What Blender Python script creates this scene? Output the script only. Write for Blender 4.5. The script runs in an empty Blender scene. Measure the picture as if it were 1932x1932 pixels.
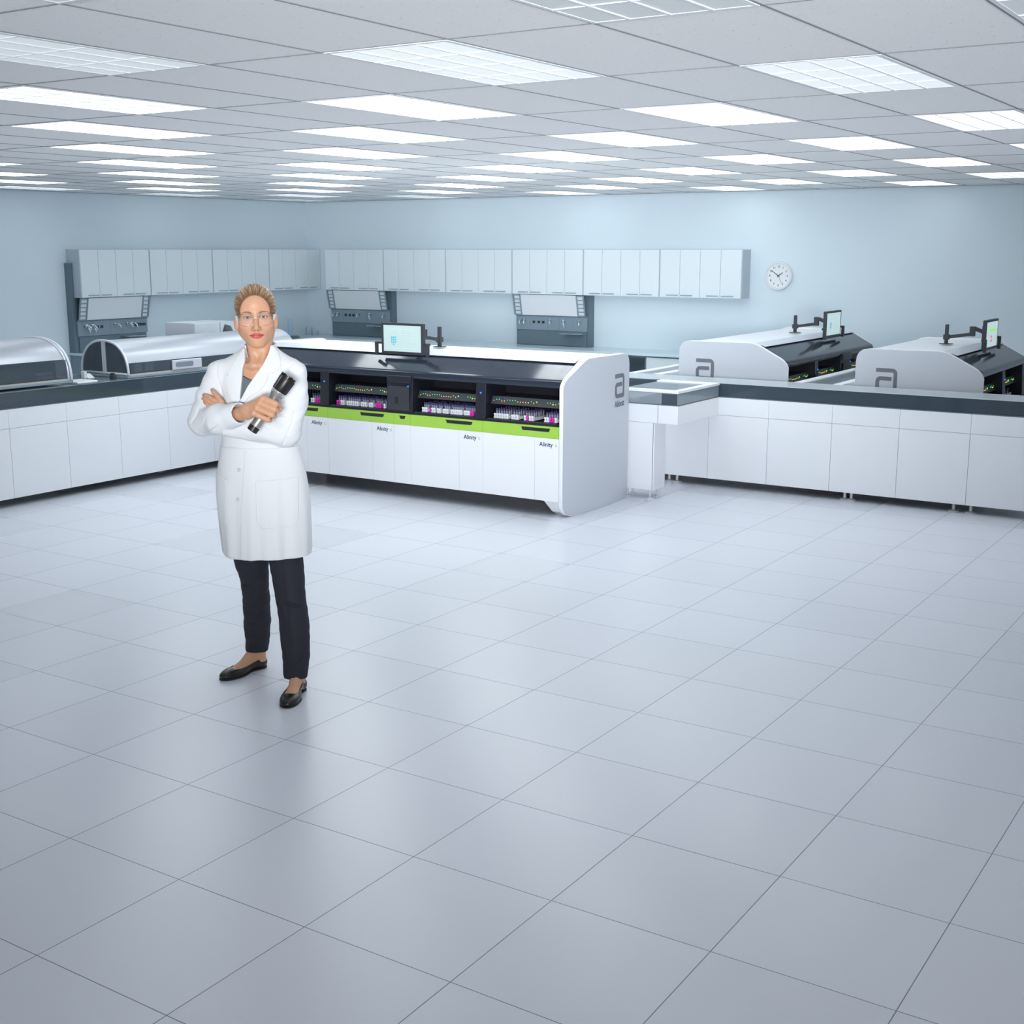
import bpy, bmesh, math, random
import numpy as np
from mathutils import Vector, Matrix

random.seed(7)
scene = bpy.context.scene
COL = scene.collection

# ------------------------------------------------------------------ camera
cam_data = bpy.data.cameras.new('camera')
cam = bpy.data.objects.new('camera', cam_data)
COL.objects.link(cam)
cam_data.sensor_width = 36.0
cam_data.lens = 36.0 * 2410.2 / 1932.0
cam_data.clip_start = 0.05
right = Vector((0.5457, -0.8380, 0.0))
fwd = Vector((0.8206, 0.5344, -0.2022)).normalized()
right = (right - fwd * right.dot(fwd)).normalized()
upv = right.cross(fwd)
m = Matrix((right, upv, -fwd)).transposed().to_4x4()
m.translation = Vector((0, 0, 1.85))
cam.matrix_world = m
scene.camera = cam

# ------------------------------------------------------------------ light and exposure
scene.view_settings.view_transform = 'Standard'
scene.view_settings.look = 'None'
scene.view_settings.gamma = 1.0
scene.view_settings.use_curve_mapping = False
scene.view_settings.exposure = 0.0

world = bpy.data.worlds.new('rear_fill_world')
scene.world = world
world.use_nodes = True
wn = world.node_tree.nodes
# added fill through the unbuilt rear sides: bright below for the ceiling, dim above
wl = world.node_tree.links
w_tc = wn.new('ShaderNodeTexCoord')
w_sp = wn.new('ShaderNodeSeparateXYZ')
w_rp = wn.new('ShaderNodeValToRGB')
wl.new(w_tc.outputs['Generated'], w_sp.inputs[0])
w_mr = wn.new('ShaderNodeMapRange')
w_mr.inputs['From Min'].default_value = -1.0
wl.new(w_sp.outputs['Z'], w_mr.inputs['Value'])
wl.new(w_mr.outputs[0], w_rp.inputs[0])
w_rp.color_ramp.elements[0].position = 0.47
w_rp.color_ramp.elements[0].color = (0.92, 0.95, 1.0, 1)
w_rp.color_ramp.elements[1].position = 0.53
w_rp.color_ramp.elements[1].color = (0.05, 0.06, 0.07, 1)
wl.new(w_rp.outputs[0], wn['Background'].inputs[0])
wn['Background'].inputs[1].default_value = 1.1
DIFFUSER_STRENGTH = [0.2, 0.3, 0.42, 0.6, 0.85, 1.3, 2.0, 3.2, 5.0, 7.0, 9.0]

def area_light(name, loc, target, sx, sy, power, color, spread=math.pi):
    ld = bpy.data.lights.new(name, 'AREA')
    ld.shape = 'RECTANGLE'
    ld.size = sx
    ld.size_y = sy
    ld.energy = power
    ld.color = color
    ld.spread = spread
    o = bpy.data.objects.new(name, ld)
    COL.objects.link(o)
    o.location = loc
    o.rotation_euler = (Vector(target) - Vector(loc)).to_track_quat('-Z', 'Y').to_euler()
    return o

area_light('rear_fill_light', (-2.2, -1.6, 1.6), (9.0, 5.6, 2.1), 2.4, 0.9, 38, (0.93, 0.97, 1.0), 0.58)  # added fill lamp behind the camera; no window stands there

# ------------------------------------------------------------------ materials
def mat(name, color, rough=0.5, metal=0.0, spec=0.5, emit=None, estr=1.0, coat=0.0, alpha=1.0, noise=0.0, nscale=20.0, bump=0.0):
    mt = bpy.data.materials.new(name)
    mt.use_nodes = True
    nt = mt.node_tree
    b = nt.nodes['Principled BSDF']
    b.inputs['Base Color'].default_value = (*color, 1)
    b.inputs['Roughness'].default_value = rough
    b.inputs['Metallic'].default_value = metal
    b.inputs['Specular IOR Level'].default_value = spec
    b.inputs['Coat Weight'].default_value = coat
    b.inputs['Alpha'].default_value = alpha
    if emit:
        b.inputs['Emission Color'].default_value = (*emit, 1)
        b.inputs['Emission Strength'].default_value = estr
    if noise > 0 or bump > 0:
        tc = nt.nodes.new('ShaderNodeTexCoord')
        nz = nt.nodes.new('ShaderNodeTexNoise')
        nz.inputs['Scale'].default_value = nscale
        nt.links.new(tc.outputs['Object'], nz.inputs['Vector'])
        if noise > 0:
            mr = nt.nodes.new('ShaderNodeMapRange')
            mr.inputs['To Min'].default_value = 1 - noise
            mr.inputs['To Max'].default_value = 1 + noise
            nt.links.new(nz.outputs['Fac'], mr.inputs['Value'])
            mx = nt.nodes.new('ShaderNodeVectorMath')
            mx.operation = 'SCALE'
            mx.inputs[0].default_value = color
            nt.links.new(mr.outputs['Result'], mx.inputs['Scale'])
            nt.links.new(mx.outputs['Vector'], b.inputs['Base Color'])
        if bump > 0:
            bp = nt.nodes.new('ShaderNodeBump')
            bp.inputs['Strength'].default_value = bump
            bp.inputs['Distance'].default_value = 0.002
            nt.links.new(nz.outputs['Fac'], bp.inputs['Height'])
            nt.links.new(bp.outputs['Normal'], b.inputs['Normal'])
    return mt

def glass_mat(name, tint, mixfac, rough=0.05):
    """thin pane: see-through film plus a glossy/tinted skin"""
    mt = bpy.data.materials.new(name)
    mt.use_nodes = True
    nt = mt.node_tree
    b = nt.nodes['Principled BSDF']
    out = nt.nodes['Material Output']
    b.inputs['Base Color'].default_value = (*tint, 1)
    b.inputs['Roughness'].default_value = rough
    tr = nt.nodes.new('ShaderNodeBsdfTransparent')
    mix = nt.nodes.new('ShaderNodeMixShader')
    mix.inputs[0].default_value = mixfac
    nt.links.new(tr.outputs[0], mix.inputs[1])
    nt.links.new(b.outputs[0], mix.inputs[2])
    nt.links.new(mix.outputs[0], out.inputs['Surface'])
    return mt

def math_node(nt, op, a, b=None):
    n = nt.nodes.new('ShaderNodeMath')
    n.operation = op
    for i, v in enumerate((a, b)):
        if v is None:
            continue
        if isinstance(v, (int, float)):
            n.inputs[i].default_value = v
        else:
            nt.links.new(v, n.inputs[i])
    return n.outputs[0]

def floor_material():
    mt = bpy.data.materials.new('floor_tile')
    mt.use_nodes = True
    nt = mt.node_tree
    b = nt.nodes['Principled BSDF']
    tc = nt.nodes.new('ShaderNodeTexCoord')
    sp = nt.nodes.new('ShaderNodeSeparateXYZ')
    nt.links.new(tc.outputs['Object'], sp.inputs[0])
    dist = []
    cells = []
    for ax, off in ((0, 0.407), (1, 0.257)):
        v = math_node(nt, 'SUBTRACT', sp.outputs[ax], off)
        v = math_node(nt, 'DIVIDE', v, 0.5)
        cells.append(math_node(nt, 'FLOOR', v))
        fr = math_node(nt, 'FRACT', v)
        d = math_node(nt, 'MINIMUM', fr, math_node(nt, 'SUBTRACT', 1.0, fr))
        dist.append(math_node(nt, 'MULTIPLY', d, 0.5))
    dmin = math_node(nt, 'MINIMUM', dist[0], dist[1])
    mr = nt.nodes.new('ShaderNodeMapRange')
    mr.interpolation_type = 'SMOOTHSTEP'
    mr.inputs['From Min'].default_value = 0.0008
    mr.inputs['From Max'].default_value = 0.0020
    nt.links.new(dmin, mr.inputs['Value'])
    cb = nt.nodes.new('ShaderNodeCombineXYZ')
    nt.links.new(cells[0], cb.inputs[0])
    nt.links.new(cells[1], cb.inputs[1])
    wnz = nt.nodes.new('ShaderNodeTexWhiteNoise')
    nt.links.new(cb.outputs[0], wnz.inputs['Vector'])
    tint = nt.nodes.new('ShaderNodeMapRange')
    tint.inputs['To Min'].default_value = 0.975
    tint.inputs['To Max'].default_value = 1.025
    nt.links.new(wnz.outputs['Value'], tint.inputs['Value'])
    tile = nt.nodes.new('ShaderNodeVectorMath')
    tile.operation = 'SCALE'
    tile.inputs[0].default_value = FLOOR_RGB
    nt.links.new(tint.outputs[0], tile.inputs['Scale'])
    mix = nt.nodes.new('ShaderNodeMix')
    mix.data_type = 'RGBA'
    nt.links.new(mr.outputs[0], mix.inputs['Factor'])
    mix.inputs['A'].default_value = (0.16, 0.18, 0.22, 1)
    nt.links.new(tile.outputs[0], mix.inputs['B'])
    nt.links.new(mix.outputs['Result'], b.inputs['Base Color'])
    # roughness slightly uneven from tile to tile
    rr = nt.nodes.new('ShaderNodeMapRange')
    rr.inputs['To Min'].default_value = 0.27
    rr.inputs['To Max'].default_value = 0.31
    nt.links.new(wnz.outputs['Value'], rr.inputs['Value'])
    nt.links.new(rr.outputs[0], b.inputs['Roughness'])
    bp = nt.nodes.new('ShaderNodeBump')
    bp.inputs['Strength'].default_value = 0.6
    bp.inputs['Distance'].default_value = 0.001
    nt.links.new(mr.outputs[0], bp.inputs['Height'])
    nt.links.new(bp.outputs[0], b.inputs['Normal'])
    b.inputs['Specular IOR Level'].default_value = 0.5
    return mt

def ceiling_material():
    mt = bpy.data.materials.new('ceiling_tile')
    mt.use_nodes = True
    nt = mt.node_tree
    b = nt.nodes['Principled BSDF']
    tc = nt.nodes.new('ShaderNodeTexCoord')
    mp = nt.nodes.new('ShaderNodeMapping')
    mp.inputs['Scale'].default_value = (1.0, 2.2, 1.0)
    nt.links.new(tc.outputs['Object'], mp.inputs[0])
    nz = nt.nodes.new('ShaderNodeTexNoise')
    nz.inputs['Scale'].default_value = 55.0
    nz.inputs['Detail'].default_value = 3.0
    nt.links.new(mp.outputs[0], nz.inputs['Vector'])
    rp = nt.nodes.new('ShaderNodeValToRGB')
    rp.color_ramp.elements[0].position = 0.29
    rp.color_ramp.elements[0].color = (0.66, 0.68, 0.69, 1)
    rp.color_ramp.elements[1].position = 0.34
    rp.color_ramp.elements[1].color = (0.955, 0.96, 0.955, 1)
    nt.links.new(nz.outputs['Fac'], rp.inputs[0])
    nt.links.new(rp.outputs[0], b.inputs['Base Color'])
    b.inputs['Roughness'].default_value = 0.95
    return mt

FLOOR_RGB = (0.70, 0.72, 0.785)
M = {}
M['floor'] = floor_material()
M['ceiling'] = ceiling_material()
M['wall'] = mat('wall_paint', (0.75, 0.86, 0.925), 0.75, noise=0.015, nscale=3)
M['grid'] = mat('ceiling_grid_metal', (0.27, 0.285, 0.30), 0.6)
M['white'] = mat('white_lacquer', (0.86, 0.87, 0.90), 0.3)
M['white_panel'] = mat('white_panel', (0.82, 0.84, 0.88), 0.35, noise=0.01, nscale=8)
M['cab_white'] = mat('cabinet_white', (0.80, 0.88, 0.91), 0.4)
M['cab_side'] = mat('cabinet_carcass', (0.50, 0.57, 0.63), 0.5)
M['cab_handle'] = mat('cabinet_handle_metal', (0.42, 0.50, 0.55), 0.4, 0.6)
M['gray_blue'] = mat('service_gray', (0.15, 0.21, 0.25), 0.5)
M['gray_light'] = mat('service_light_gray', (0.25, 0.33, 0.385), 0.5)
M['board'] = mat('service_board', (0.78, 0.83, 0.86), 0.5)
M['chrome'] = mat('chrome', (0.85, 0.87, 0.90), 0.15, 1.0)
M['steel'] = mat('brushed_steel', (0.72, 0.74, 0.77), 0.3, 1.0)
M['black_gloss'] = mat('black_gloss_hood', (0.022, 0.030, 0.048), 0.12, spec=0.45)
M['end_face'] = mat('gray_end_face', (0.56, 0.59, 0.65), 0.4)  # end faces, set grayer than the white rims
M['foot'] = mat('pale_metal_foot', (0.70, 0.71, 0.74), 0.3, 0.3)
M['black'] = mat('black_plastic', (0.014, 0.016, 0.025), 0.4)
M['black_soft'] = mat('dark_gray_plastic', (0.035, 0.038, 0.048), 0.45)
M['black_matte'] = mat('dark_interior', (0.008, 0.010, 0.018), 0.7)
M['green'] = mat('lime_green_panel', (0.36, 0.62, 0.075), 0.4)
M['logo'] = mat('logo_gray', (0.16, 0.17, 0.20), 0.5)
M['lettering'] = mat('navy_lettering', (0.03, 0.04, 0.12), 0.5)
M['lettering_green'] = mat('green_lettering', (0.36, 0.66, 0.10), 0.5)
M['gap'] = mat('panel_gap', (0.10, 0.11, 0.13), 0.8)
M['screen'] = mat('lit_screen', (0.25, 0.3, 0.3), 0.2, emit=(0.70, 0.92, 0.92), estr=0.55)
M['screen_blue'] = mat('screen_teal_buttons', (0.05, 0.3, 0.4), 0.3, emit=(0.05, 0.38, 0.50), estr=0.8)
M['screen_gray'] = mat('screen_gray_lines', (0.3, 0.45, 0.48), 0.3, emit=(0.45, 0.68, 0.72), estr=0.8)
M['screen_green'] = mat('screen_green_bar', (0.1, 0.5, 0.1), 0.3, emit=(0.25, 0.75, 0.12), estr=0.9)
M['screen_pink'] = mat('screen_pink_block', (0.5, 0.1, 0.3), 0.3, emit=(0.70, 0.12, 0.35), estr=0.9)
M['led_green'] = mat('green_led', (0.02, 0.3, 0.05), 0.3, emit=(0.03, 0.85, 0.15), estr=1.6)
M['led_lime'] = mat('lime_led', (0.1, 0.4, 0.02), 0.3, emit=(0.25, 1.0, 0.02), estr=2.2)
M['led_amber'] = mat('amber_led', (0.4, 0.25, 0.02), 0.3, emit=(1.0, 0.50, 0.02), estr=1.6)
M['led_blue'] = mat('blue_led', (0.02, 0.1, 0.4), 0.3, emit=(0.04, 0.20, 0.9), estr=1.2)
M['rack_white'] = mat('rack_white', (0.80, 0.82, 0.86), 0.4)
M['rack_pink'] = mat('rack_magenta', (0.75, 0.03, 0.48), 0.4)
M['tube'] = mat('tube_glass', (0.28, 0.29, 0.36), 0.2)
M['tube_cap'] = mat('tube_cap_purple', (0.05, 0.042, 0.14), 0.4)
M['smoke'] = glass_mat('smoked_cover', (0.06, 0.085, 0.11), 0.80, 0.08)
M['frost'] = glass_mat('frosted_cover', (0.62, 0.68, 0.72), 0.72, 0.25)
M['clear'] = glass_mat('clear_cover', (0.35, 0.42, 0.48), 0.55, 0.08)
M['pane'] = glass_mat('tinted_pane', (0.10, 0.13, 0.16), 0.45, 0.06)
M['deck'] = mat('conveyor_deck', (0.12, 0.155, 0.185), 0.5)
M['hood_white'] = mat('hood_pearl', (0.46, 0.485, 0.53), 0.34, 0.35)
M['hood_gray'] = mat('hood_inner_gray', (0.20, 0.24, 0.28), 0.4)
M['alu'] = mat('anodised_frame', (0.72, 0.74, 0.80), 0.35, 0.4)
M['tan'] = mat('tan_strip', (0.52, 0.46, 0.42), 0.5)
for k, st in enumerate(DIFFUSER_STRENGTH):
    M['diffuser%d' % k] = mat('light_diffuser', (0.48, 0.52, 0.54), 0.5, emit=(0.90, 0.97, 1.0), estr=st)
M['louver'] = mat('light_louver', (0.84, 0.88, 0.92), 0.4)
M['clock_face'] = mat('clock_face', (0.88, 0.90, 0.92), 0.4)
M['clock_rim'] = mat('clock_rim', (0.80, 0.83, 0.87), 0.3)
M['clock_ink'] = mat('clock_ink', (0.09, 0.11, 0.14), 0.5)
M['worktop'] = mat('worktop_pale', (0.68, 0.80, 0.86), 0.2)
M['box_gray'] = mat('machine_gray', (0.58, 0.63, 0.67), 0.45)
M['bottle'] = mat('pale_blue_plastic', (0.45, 0.60, 0.74), 0.3)

# ------------------------------------------------------------------ mesh helpers
class MB:
    """collects geometry in world coordinates for ONE mesh object"""
    def __init__(self):
        self.v = []
        self.f = []
        self.fm = []
    def add(self, verts, faces, mi=0):
        n = len(self.v)
        self.v += [tuple(p) for p in verts]
        self.f += [tuple(i + n for i in fc) for fc in faces]
        self.fm += [mi] * len(faces)
        return self
    def box(self, x0, x1, y0, y1, z0, z1, mi=0, F=None):
        vs = [(x, y, z) for z in (z0, z1) for y in (y0, y1) for x in (x0, x1)]
        if F:
            vs = [F(*p) for p in vs]
        return self.add(vs, [(0, 2, 3, 1), (4, 5, 7, 6), (0, 1, 5, 4), (2, 6, 7, 3), (0, 4, 6, 2), (1, 3, 7, 5)], mi)
    def prism(self, poly, a0, a1, F, mi=0):
        """poly of (p,q); F(p,q,a) -> world"""
        n = len(poly)
        vs = [F(p, q, a0) for p, q in poly] + [F(p, q, a1) for p, q in poly]
        fs = [tuple(range(n - 1, -1, -1)), tuple(range(n, 2 * n))]
        fs += [(i, (i + 1) % n, n + (i + 1) % n, n + i) for i in range(n)]
        return self.add(vs, fs, mi)
    def tube(self, pts, r, seg=10, mi=0, caps=True):
        pts = [Vector(p) for p in pts]
        rs = r if isinstance(r, (list, tuple)) else [r] * len(pts)
        vs = []
        ref = None
        for i, p in enumerate(pts):
            t = (pts[min(i + 1, len(pts) - 1)] - pts[max(i - 1, 0)]).normalized()
            if ref is None:
                ref = Vector((0, 0, 1)) if abs(t.z) < 0.9 else Vector((1, 0, 0))
            a = (ref - t * ref.dot(t)).normalized()
            ref = a
            b = t.cross(a)
            for k in range(seg):
                w = 2 * math.pi * k / seg
                vs.append(p + (a * math.cos(w) + b * math.sin(w)) * rs[i])
        fs = []
        for i in range(len(pts) - 1):
            for k in range(seg):
                fs.append((i * seg + k, i * seg + (k + 1) % seg, (i + 1) * seg + (k + 1) % seg, (i + 1) * seg + k))
        if caps:
            fs.append(tuple(range(seg - 1, -1, -1)))
            fs.append(tuple((len(pts) - 1) * seg + k for k in range(seg)))
        return self.add(vs, fs, mi)
    def bar(self, p, q, w, h, mi=0, upref=(0, 0, 1)):
        p = Vector(p)
        q = Vector(q)
        t = (q - p).normalized()
        u = Vector(upref)
        if abs(t.dot(u)) > 0.95:
            u = Vector((1, 0, 0))
        s = t.cross(u).normalized()
        u = s.cross(t)
        vs = []
        for c in (p, q):
            for a, b in ((-1, -1), (1, -1), (1, 1), (-1, 1)):
                vs.append(c + s * a * w / 2 + u * b * h / 2)
        return self.add(vs, [(3, 2, 1, 0), (4, 5, 6, 7), (0, 1, 5, 4), (1, 2, 6, 5), (2, 3, 7, 6), (3, 0, 4, 7)], mi)

def world_loc(o):
    p = Vector((0, 0, 0))
    while o is not None:
        p += o.location
        o = o.parent
    return p

def finish(name, bm, mats, parent=None, smooth=False, bevel=0.0, seg=2, origin=None, autosmooth=None):
    bmesh.ops.remove_doubles(bm, verts=bm.verts, dist=1e-6)
    bmesh.ops.recalc_face_normals(bm, faces=bm.faces)
    me = bpy.data.meshes.new(name)
    bm.to_mesh(me)
    bm.free()
    o = bpy.data.objects.new(name, me)
    COL.objects.link(o)
    if not isinstance(mats, (list, tuple)):
        mats = [mats]
    for mm in mats:
        me.materials.append(mm)
    base = world_loc(parent) if parent is not None else Vector((0, 0, 0))
    org = Vector(origin) if origin is not None else base
    me.transform(Matrix.Translation(-org))
    o.location = org - base
    if parent is not None:
        o.parent = parent
    if smooth or autosmooth:
        for p in me.polygons:
            p.use_smooth = True
        if autosmooth:
            me.set_sharp_from_angle(angle=math.radians(autosmooth))
    if bevel > 0:
        md = o.modifiers.new('bevel', 'BEVEL')
        md.width = bevel
        md.segments = seg
        md.limit_method = 'ANGLE'
        md.angle_limit = math.radians(40)
    return o

def obj(name, mb, mats, parent=None, **kw):
    bm = bmesh.new()
    vs = [bm.verts.new(p) for p in mb.v]
    for f, mi in zip(mb.f, mb.fm):
        try:
            fc = bm.faces.new([vs[i] for i in f])
            fc.material_index = mi
        except ValueError:
            pass
    return finish(name, bm, mats, parent, **kw)

def thing(name, label, cat, loc, group=None):
    o = bpy.data.objects.new(name, None)
    o.empty_display_size = 0.05
    COL.objects.link(o)
    o.location = loc
    o['label'] = label
    o['category'] = cat
    if group:
        o['group'] = group
    return o

def tag(o, label, cat, group=None):
    o['label'] = label
    o['category'] = cat
    if group:
        o['group'] = group
    return o

def struct(o):
    o['kind'] = 'structure'
    return o

def copy_tree(o, parent=None):
    c = o.copy()
    COL.objects.link(c)
    c.parent = parent
    for ch in list(o.children):
        copy_tree(ch, c)
    return c

def rounded(poly, radii, n=6):
    """round the corners of a closed 2D polygon"""
    out = []
    N = len(poly)
    for i in range(N):
        p = Vector(poly[i]).to_3d()
        r = radii[i] if isinstance(radii, (list, tuple)) else radii
        a = Vector(poly[i - 1]).to_3d()
        b = Vector(poly[(i + 1) % N]).to_3d()
        if r <= 0:
            out.append((p.x, p.y))
            continue
        u = (a - p).normalized()
        v = (b - p).normalized()
        ang = u.angle(v)
        d = min(r / math.tan(ang / 2), (a - p).length * 0.49, (b - p).length * 0.49)
        s = p + u * d
        e = p + v * d
        for k in range(n + 1):
            t = k / n
            q = s * (1 - t) ** 2 + p * 2 * t * (1 - t) + e * t ** 2
            out.append((q.x, q.y))
    return out

def text_mesh(name, body, size, mt, parent, F, extrude=0.001, bold=0.0, align='CENTER'):
    """lettering as a thin raised mesh; F(u,v,w) maps text plane to world"""
    cu = bpy.data.curves.new(name, 'FONT')
    cu.body = body
    cu.size = size
    cu.align_x = align
    cu.extrude = extrude
    cu.offset = bold
    cu.resolution_u = 3
    t = bpy.data.objects.new('tmp', cu)
    COL.objects.link(t)
    bpy.context.view_layer.update()
    dg = bpy.context.evaluated_depsgraph_get()
    me = bpy.data.meshes.new_from_object(t.evaluated_get(dg))
    bm = bmesh.new()
    bm.from_mesh(me)
    for v in bm.verts:
        v.co = Vector(F(*v.co))
    bpy.data.objects.remove(t)
    bpy.data.curves.remove(cu)
    bpy.data.meshes.remove(me)
    return finish(name, bm, mt, parent)

ORD = ['leftmost', 'second', 'third', 'fourth', 'fifth', 'sixth', 'seventh', 'eighth', 'ninth', 'tenth', 'eleventh', 'twelfth', 'thirteenth', 'fourteenth', 'fifteenth', 'sixteenth', 'seventeenth', 'eighteenth', 'nineteenth', 'twentieth', 'twenty-first', 'twenty-second', 'twenty-third', 'twenty-fourth', 'twenty-fifth', 'twenty-sixth']
# ------------------------------------------------------------------ the room
XW, YW, ZC = 13.17, 11.86, 2.438
X0, Y0 = -3.0, -3.0
GX, GY = 3.194, 2.306          # one crossing of the ceiling grid
PX, PY = 0.975, 0.489          # panel pitch
struct(obj('floor', MB().box(X0, XW, Y0, YW, -0.06, 0), M['floor']))
struct(obj('ceiling', MB().box(X0, XW, Y0, YW, ZC + 0.012, ZC + 0.07), M['ceiling']))
struct(obj('wall_back', MB().box(XW, XW + 0.1, Y0, YW + 0.1, 0, ZC + 0.07), M['wall']))
struct(obj('wall_left', MB().box(X0, XW, YW, YW + 0.1, 0, ZC + 0.07), M['wall']))
g = MB()
i0 = math.ceil((X0 - GX) / PX)
i1 = math.floor((XW - GX) / PX)
n0 = math.ceil((Y0 - GY) / PY)
n1 = math.floor((YW - GY) / PY)
for i in range(i0, i1 + 1):
    g.box(GX + PX * i - 0.004, GX + PX * i + 0.004, Y0, YW, ZC + 0.0100, ZC + 0.0118)
for n in range(n0, n1 + 1):
    g.box(X0, XW, GY + PY * n - 0.004, GY + PY * n + 0.004, ZC + 0.0099, ZC + 0.0119)
g.box(XW - 0.02, XW, Y0, YW, ZC + 0.008, ZC + 0.0117)
g.box(X0, XW, YW - 0.02, YW, ZC + 0.008, ZC + 0.0117)
struct(obj('trim_1', g, M['grid']))

# ---- ceiling fixtures: every fourth panel, staggered row by row
def make_light():
    r = thing('ceiling_light', '', 'ceiling light', (GX + PX * 0.5, GY + PY * 0.5, ZC), 'recessed ceiling lights in the tile grid')
    x0, x1 = GX + 0.0045, GX + PX - 0.0045
    y0, y1 = GY + 0.0045, GY + PY - 0.0045
    f = MB()
    t = 0.016
    za, zb = ZC + 0.0075, ZC + 0.0115
    f.box(x0, x1, y0, y0 + t, za, zb).box(x0, x1, y1 - t, y1, za, zb)
    f.box(x0, x0 + t, y0 + t, y1 - t, za, zb).box(x1 - t, x1, y0 + t, y1 - t, za, zb)
    obj('frame', f, M['white'], r, bevel=0.002)
    obj('diffuser', MB().box(x0 + t, x1 - t, y0 + t, y1 - t, ZC + 0.009, ZC + 0.0115), M['diffuser0'], r)
    lv = MB()
    for k in range(1, 4):
        yy = y0 + (y1 - y0) * k / 4
        lv.box(x0 + t, x1 - t, yy - 0.0035, yy + 0.0035, ZC + 0.0055, ZC + 0.0088)
    for k in range(1, 4):
        xx = x0 + (x1 - x0) * k / 4
        lv.box(xx - 0.0025, xx + 0.0025, y0 + t, y1 - t, ZC + 0.0058, ZC + 0.0085)
    obj('louver', lv, M['louver'], r)
    return r

def seen(x, y, z):
    q = Vector((x, y, z - 1.85))
    d = q.dot(fwd)
    if d < 0.3:
        return None
    return (966 + 2410.2 * q.dot(right) / d, 966 - 2410.2 * q.dot(upv) / d)

proto = make_light()
spots = []
for i in range(i0, i1):
    for n in range(n0, n1):
        if (n - 2 * i) % 4:
            continue
        c = [seen(GX + PX * (i + a), GY + PY * (n + b), ZC) for a in (0, .25, .5, .75, 1) for b in (0, 0.5, 1)]
        c = [p for p in c if p]
        if any(-5 < p[0] < 1937 and -5 < p[1] < 400 for p in c):
            spots.append((i, n))
# rows run parallel to the left wall: name each fixture by its row and place in the row
rows = {}
for i, n in spots:
    rows.setdefault((n - 2 * i) // 4, []).append((i, n))
# the lamps over the middle of the hall burn brighter than those near the viewer and along the left wall
def lamp_level(x, y):
    along = x * 0.838 + y * 0.546
    side = -x * 0.546 + y * 0.838
    want = 0.14 + 8.8 * math.exp(-((along - 10.1) / 3.3) ** 2 - ((side - 0.7) / 3.6) ** 2)
    return min(range(len(DIFFUSER_STRENGTH)), key=lambda k: abs(math.log(DIFFUSER_STRENGTH[k] / want)))
first = True
spots.sort()
byx = {}
for i, n in spots:
    byx.setdefault(i, []).append(n)
xs = sorted(byx)
for xi, i in enumerate(xs):
    ns = sorted(byx[i], reverse=True)          # left to right in the picture
    for k, n in enumerate(ns):
        o = proto if first else copy_tree(proto)
        first = False
        o.location = (GX + PX * (i + 0.5), GY + PY * (n + 0.5), ZC)
        for ch in o.children:
            if ch.name.startswith('diffuser'):
                ch.material_slots[0].link = 'OBJECT'
                ch.material_slots[0].material = M['diffuser%d' % lamp_level(GX + PX * (i + 0.5), GY + PY * (n + 0.5))]
        if len(ns) == 1:
            where = 'only one'
        elif k == 0:
            where = 'leftmost'
        elif k == len(ns) - 1:
            where = 'rightmost'
        else:
            where = ORD[k] + ' from the left'
        rowname = 'the row nearest the camera' if xi == 0 else ('the row against the back wall' if xi == len(xs) - 1 else 'the ' + ORD[xi] + ' row from the camera')
        o['label'] = 'recessed louvered ceiling light, ' + where + ' in ' + rowname

# ------------------------------------------------------------------ wall cabinets
def FL(x0):                     # frame along the left wall: a to the right, b out of the wall
    return lambda a, b, z: (x0 + a, YW - b, z)
def FR(y0):                     # frame along the back wall
    return lambda a, b, z: (XW - b, y0 - a, z)

def make_cabinet(F, label, group):
    W = PX
    r = thing('wall_cabinet', label, 'cabinet', F(W / 2, 0.0, 1.318), group)
    obj('body', MB().box(0.002, W - 0.002, 0.0, 0.212, 1.318, 1.836, F=F), M['cab_side'], r, bevel=0.002)
    for k in range(4):
        a0 = 0.006 + k * (W - 0.012) / 4
        a1 = a0 + (W - 0.012) / 4 - 0.004
        d = obj('door', MB().box(a0, a1, 0.2125, 0.23, 1.320, 1.834, F=F), M['cab_white'], r, bevel=0.0015)
        c = a1 - 0.085 if k % 2 == 0 else a0 + 0.085
        h = MB()
        h.box(c - 0.07, c + 0.07, 0.2305, 0.242, 1.338, 1.348, F=F)
        obj('handle', h, M['cab_handle'], d, bevel=0.001)
    return r

places_l = ['the far left end of the left wall', 'the left wall, just left of the woman', 'the left wall, behind the head of the woman', 'the left wall, last before the room corner']
for k in range(4):
    make_cabinet(FL(9.27 + PX * k), 'pale four-door wall cabinet on ' + places_l[k], 'wall cabinets on the left wall')
for k in range(6):
    w = ['first from the room corner', 'second from the room corner', 'third from the room corner', 'fourth from the room corner', 'second from the clock', 'nearest the clock'][k]
    make_cabinet(FR(11.352 - PX * k), 'pale four-door wall cabinet on the back wall, ' + w, 'wall cabinets on the back wall')

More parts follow.
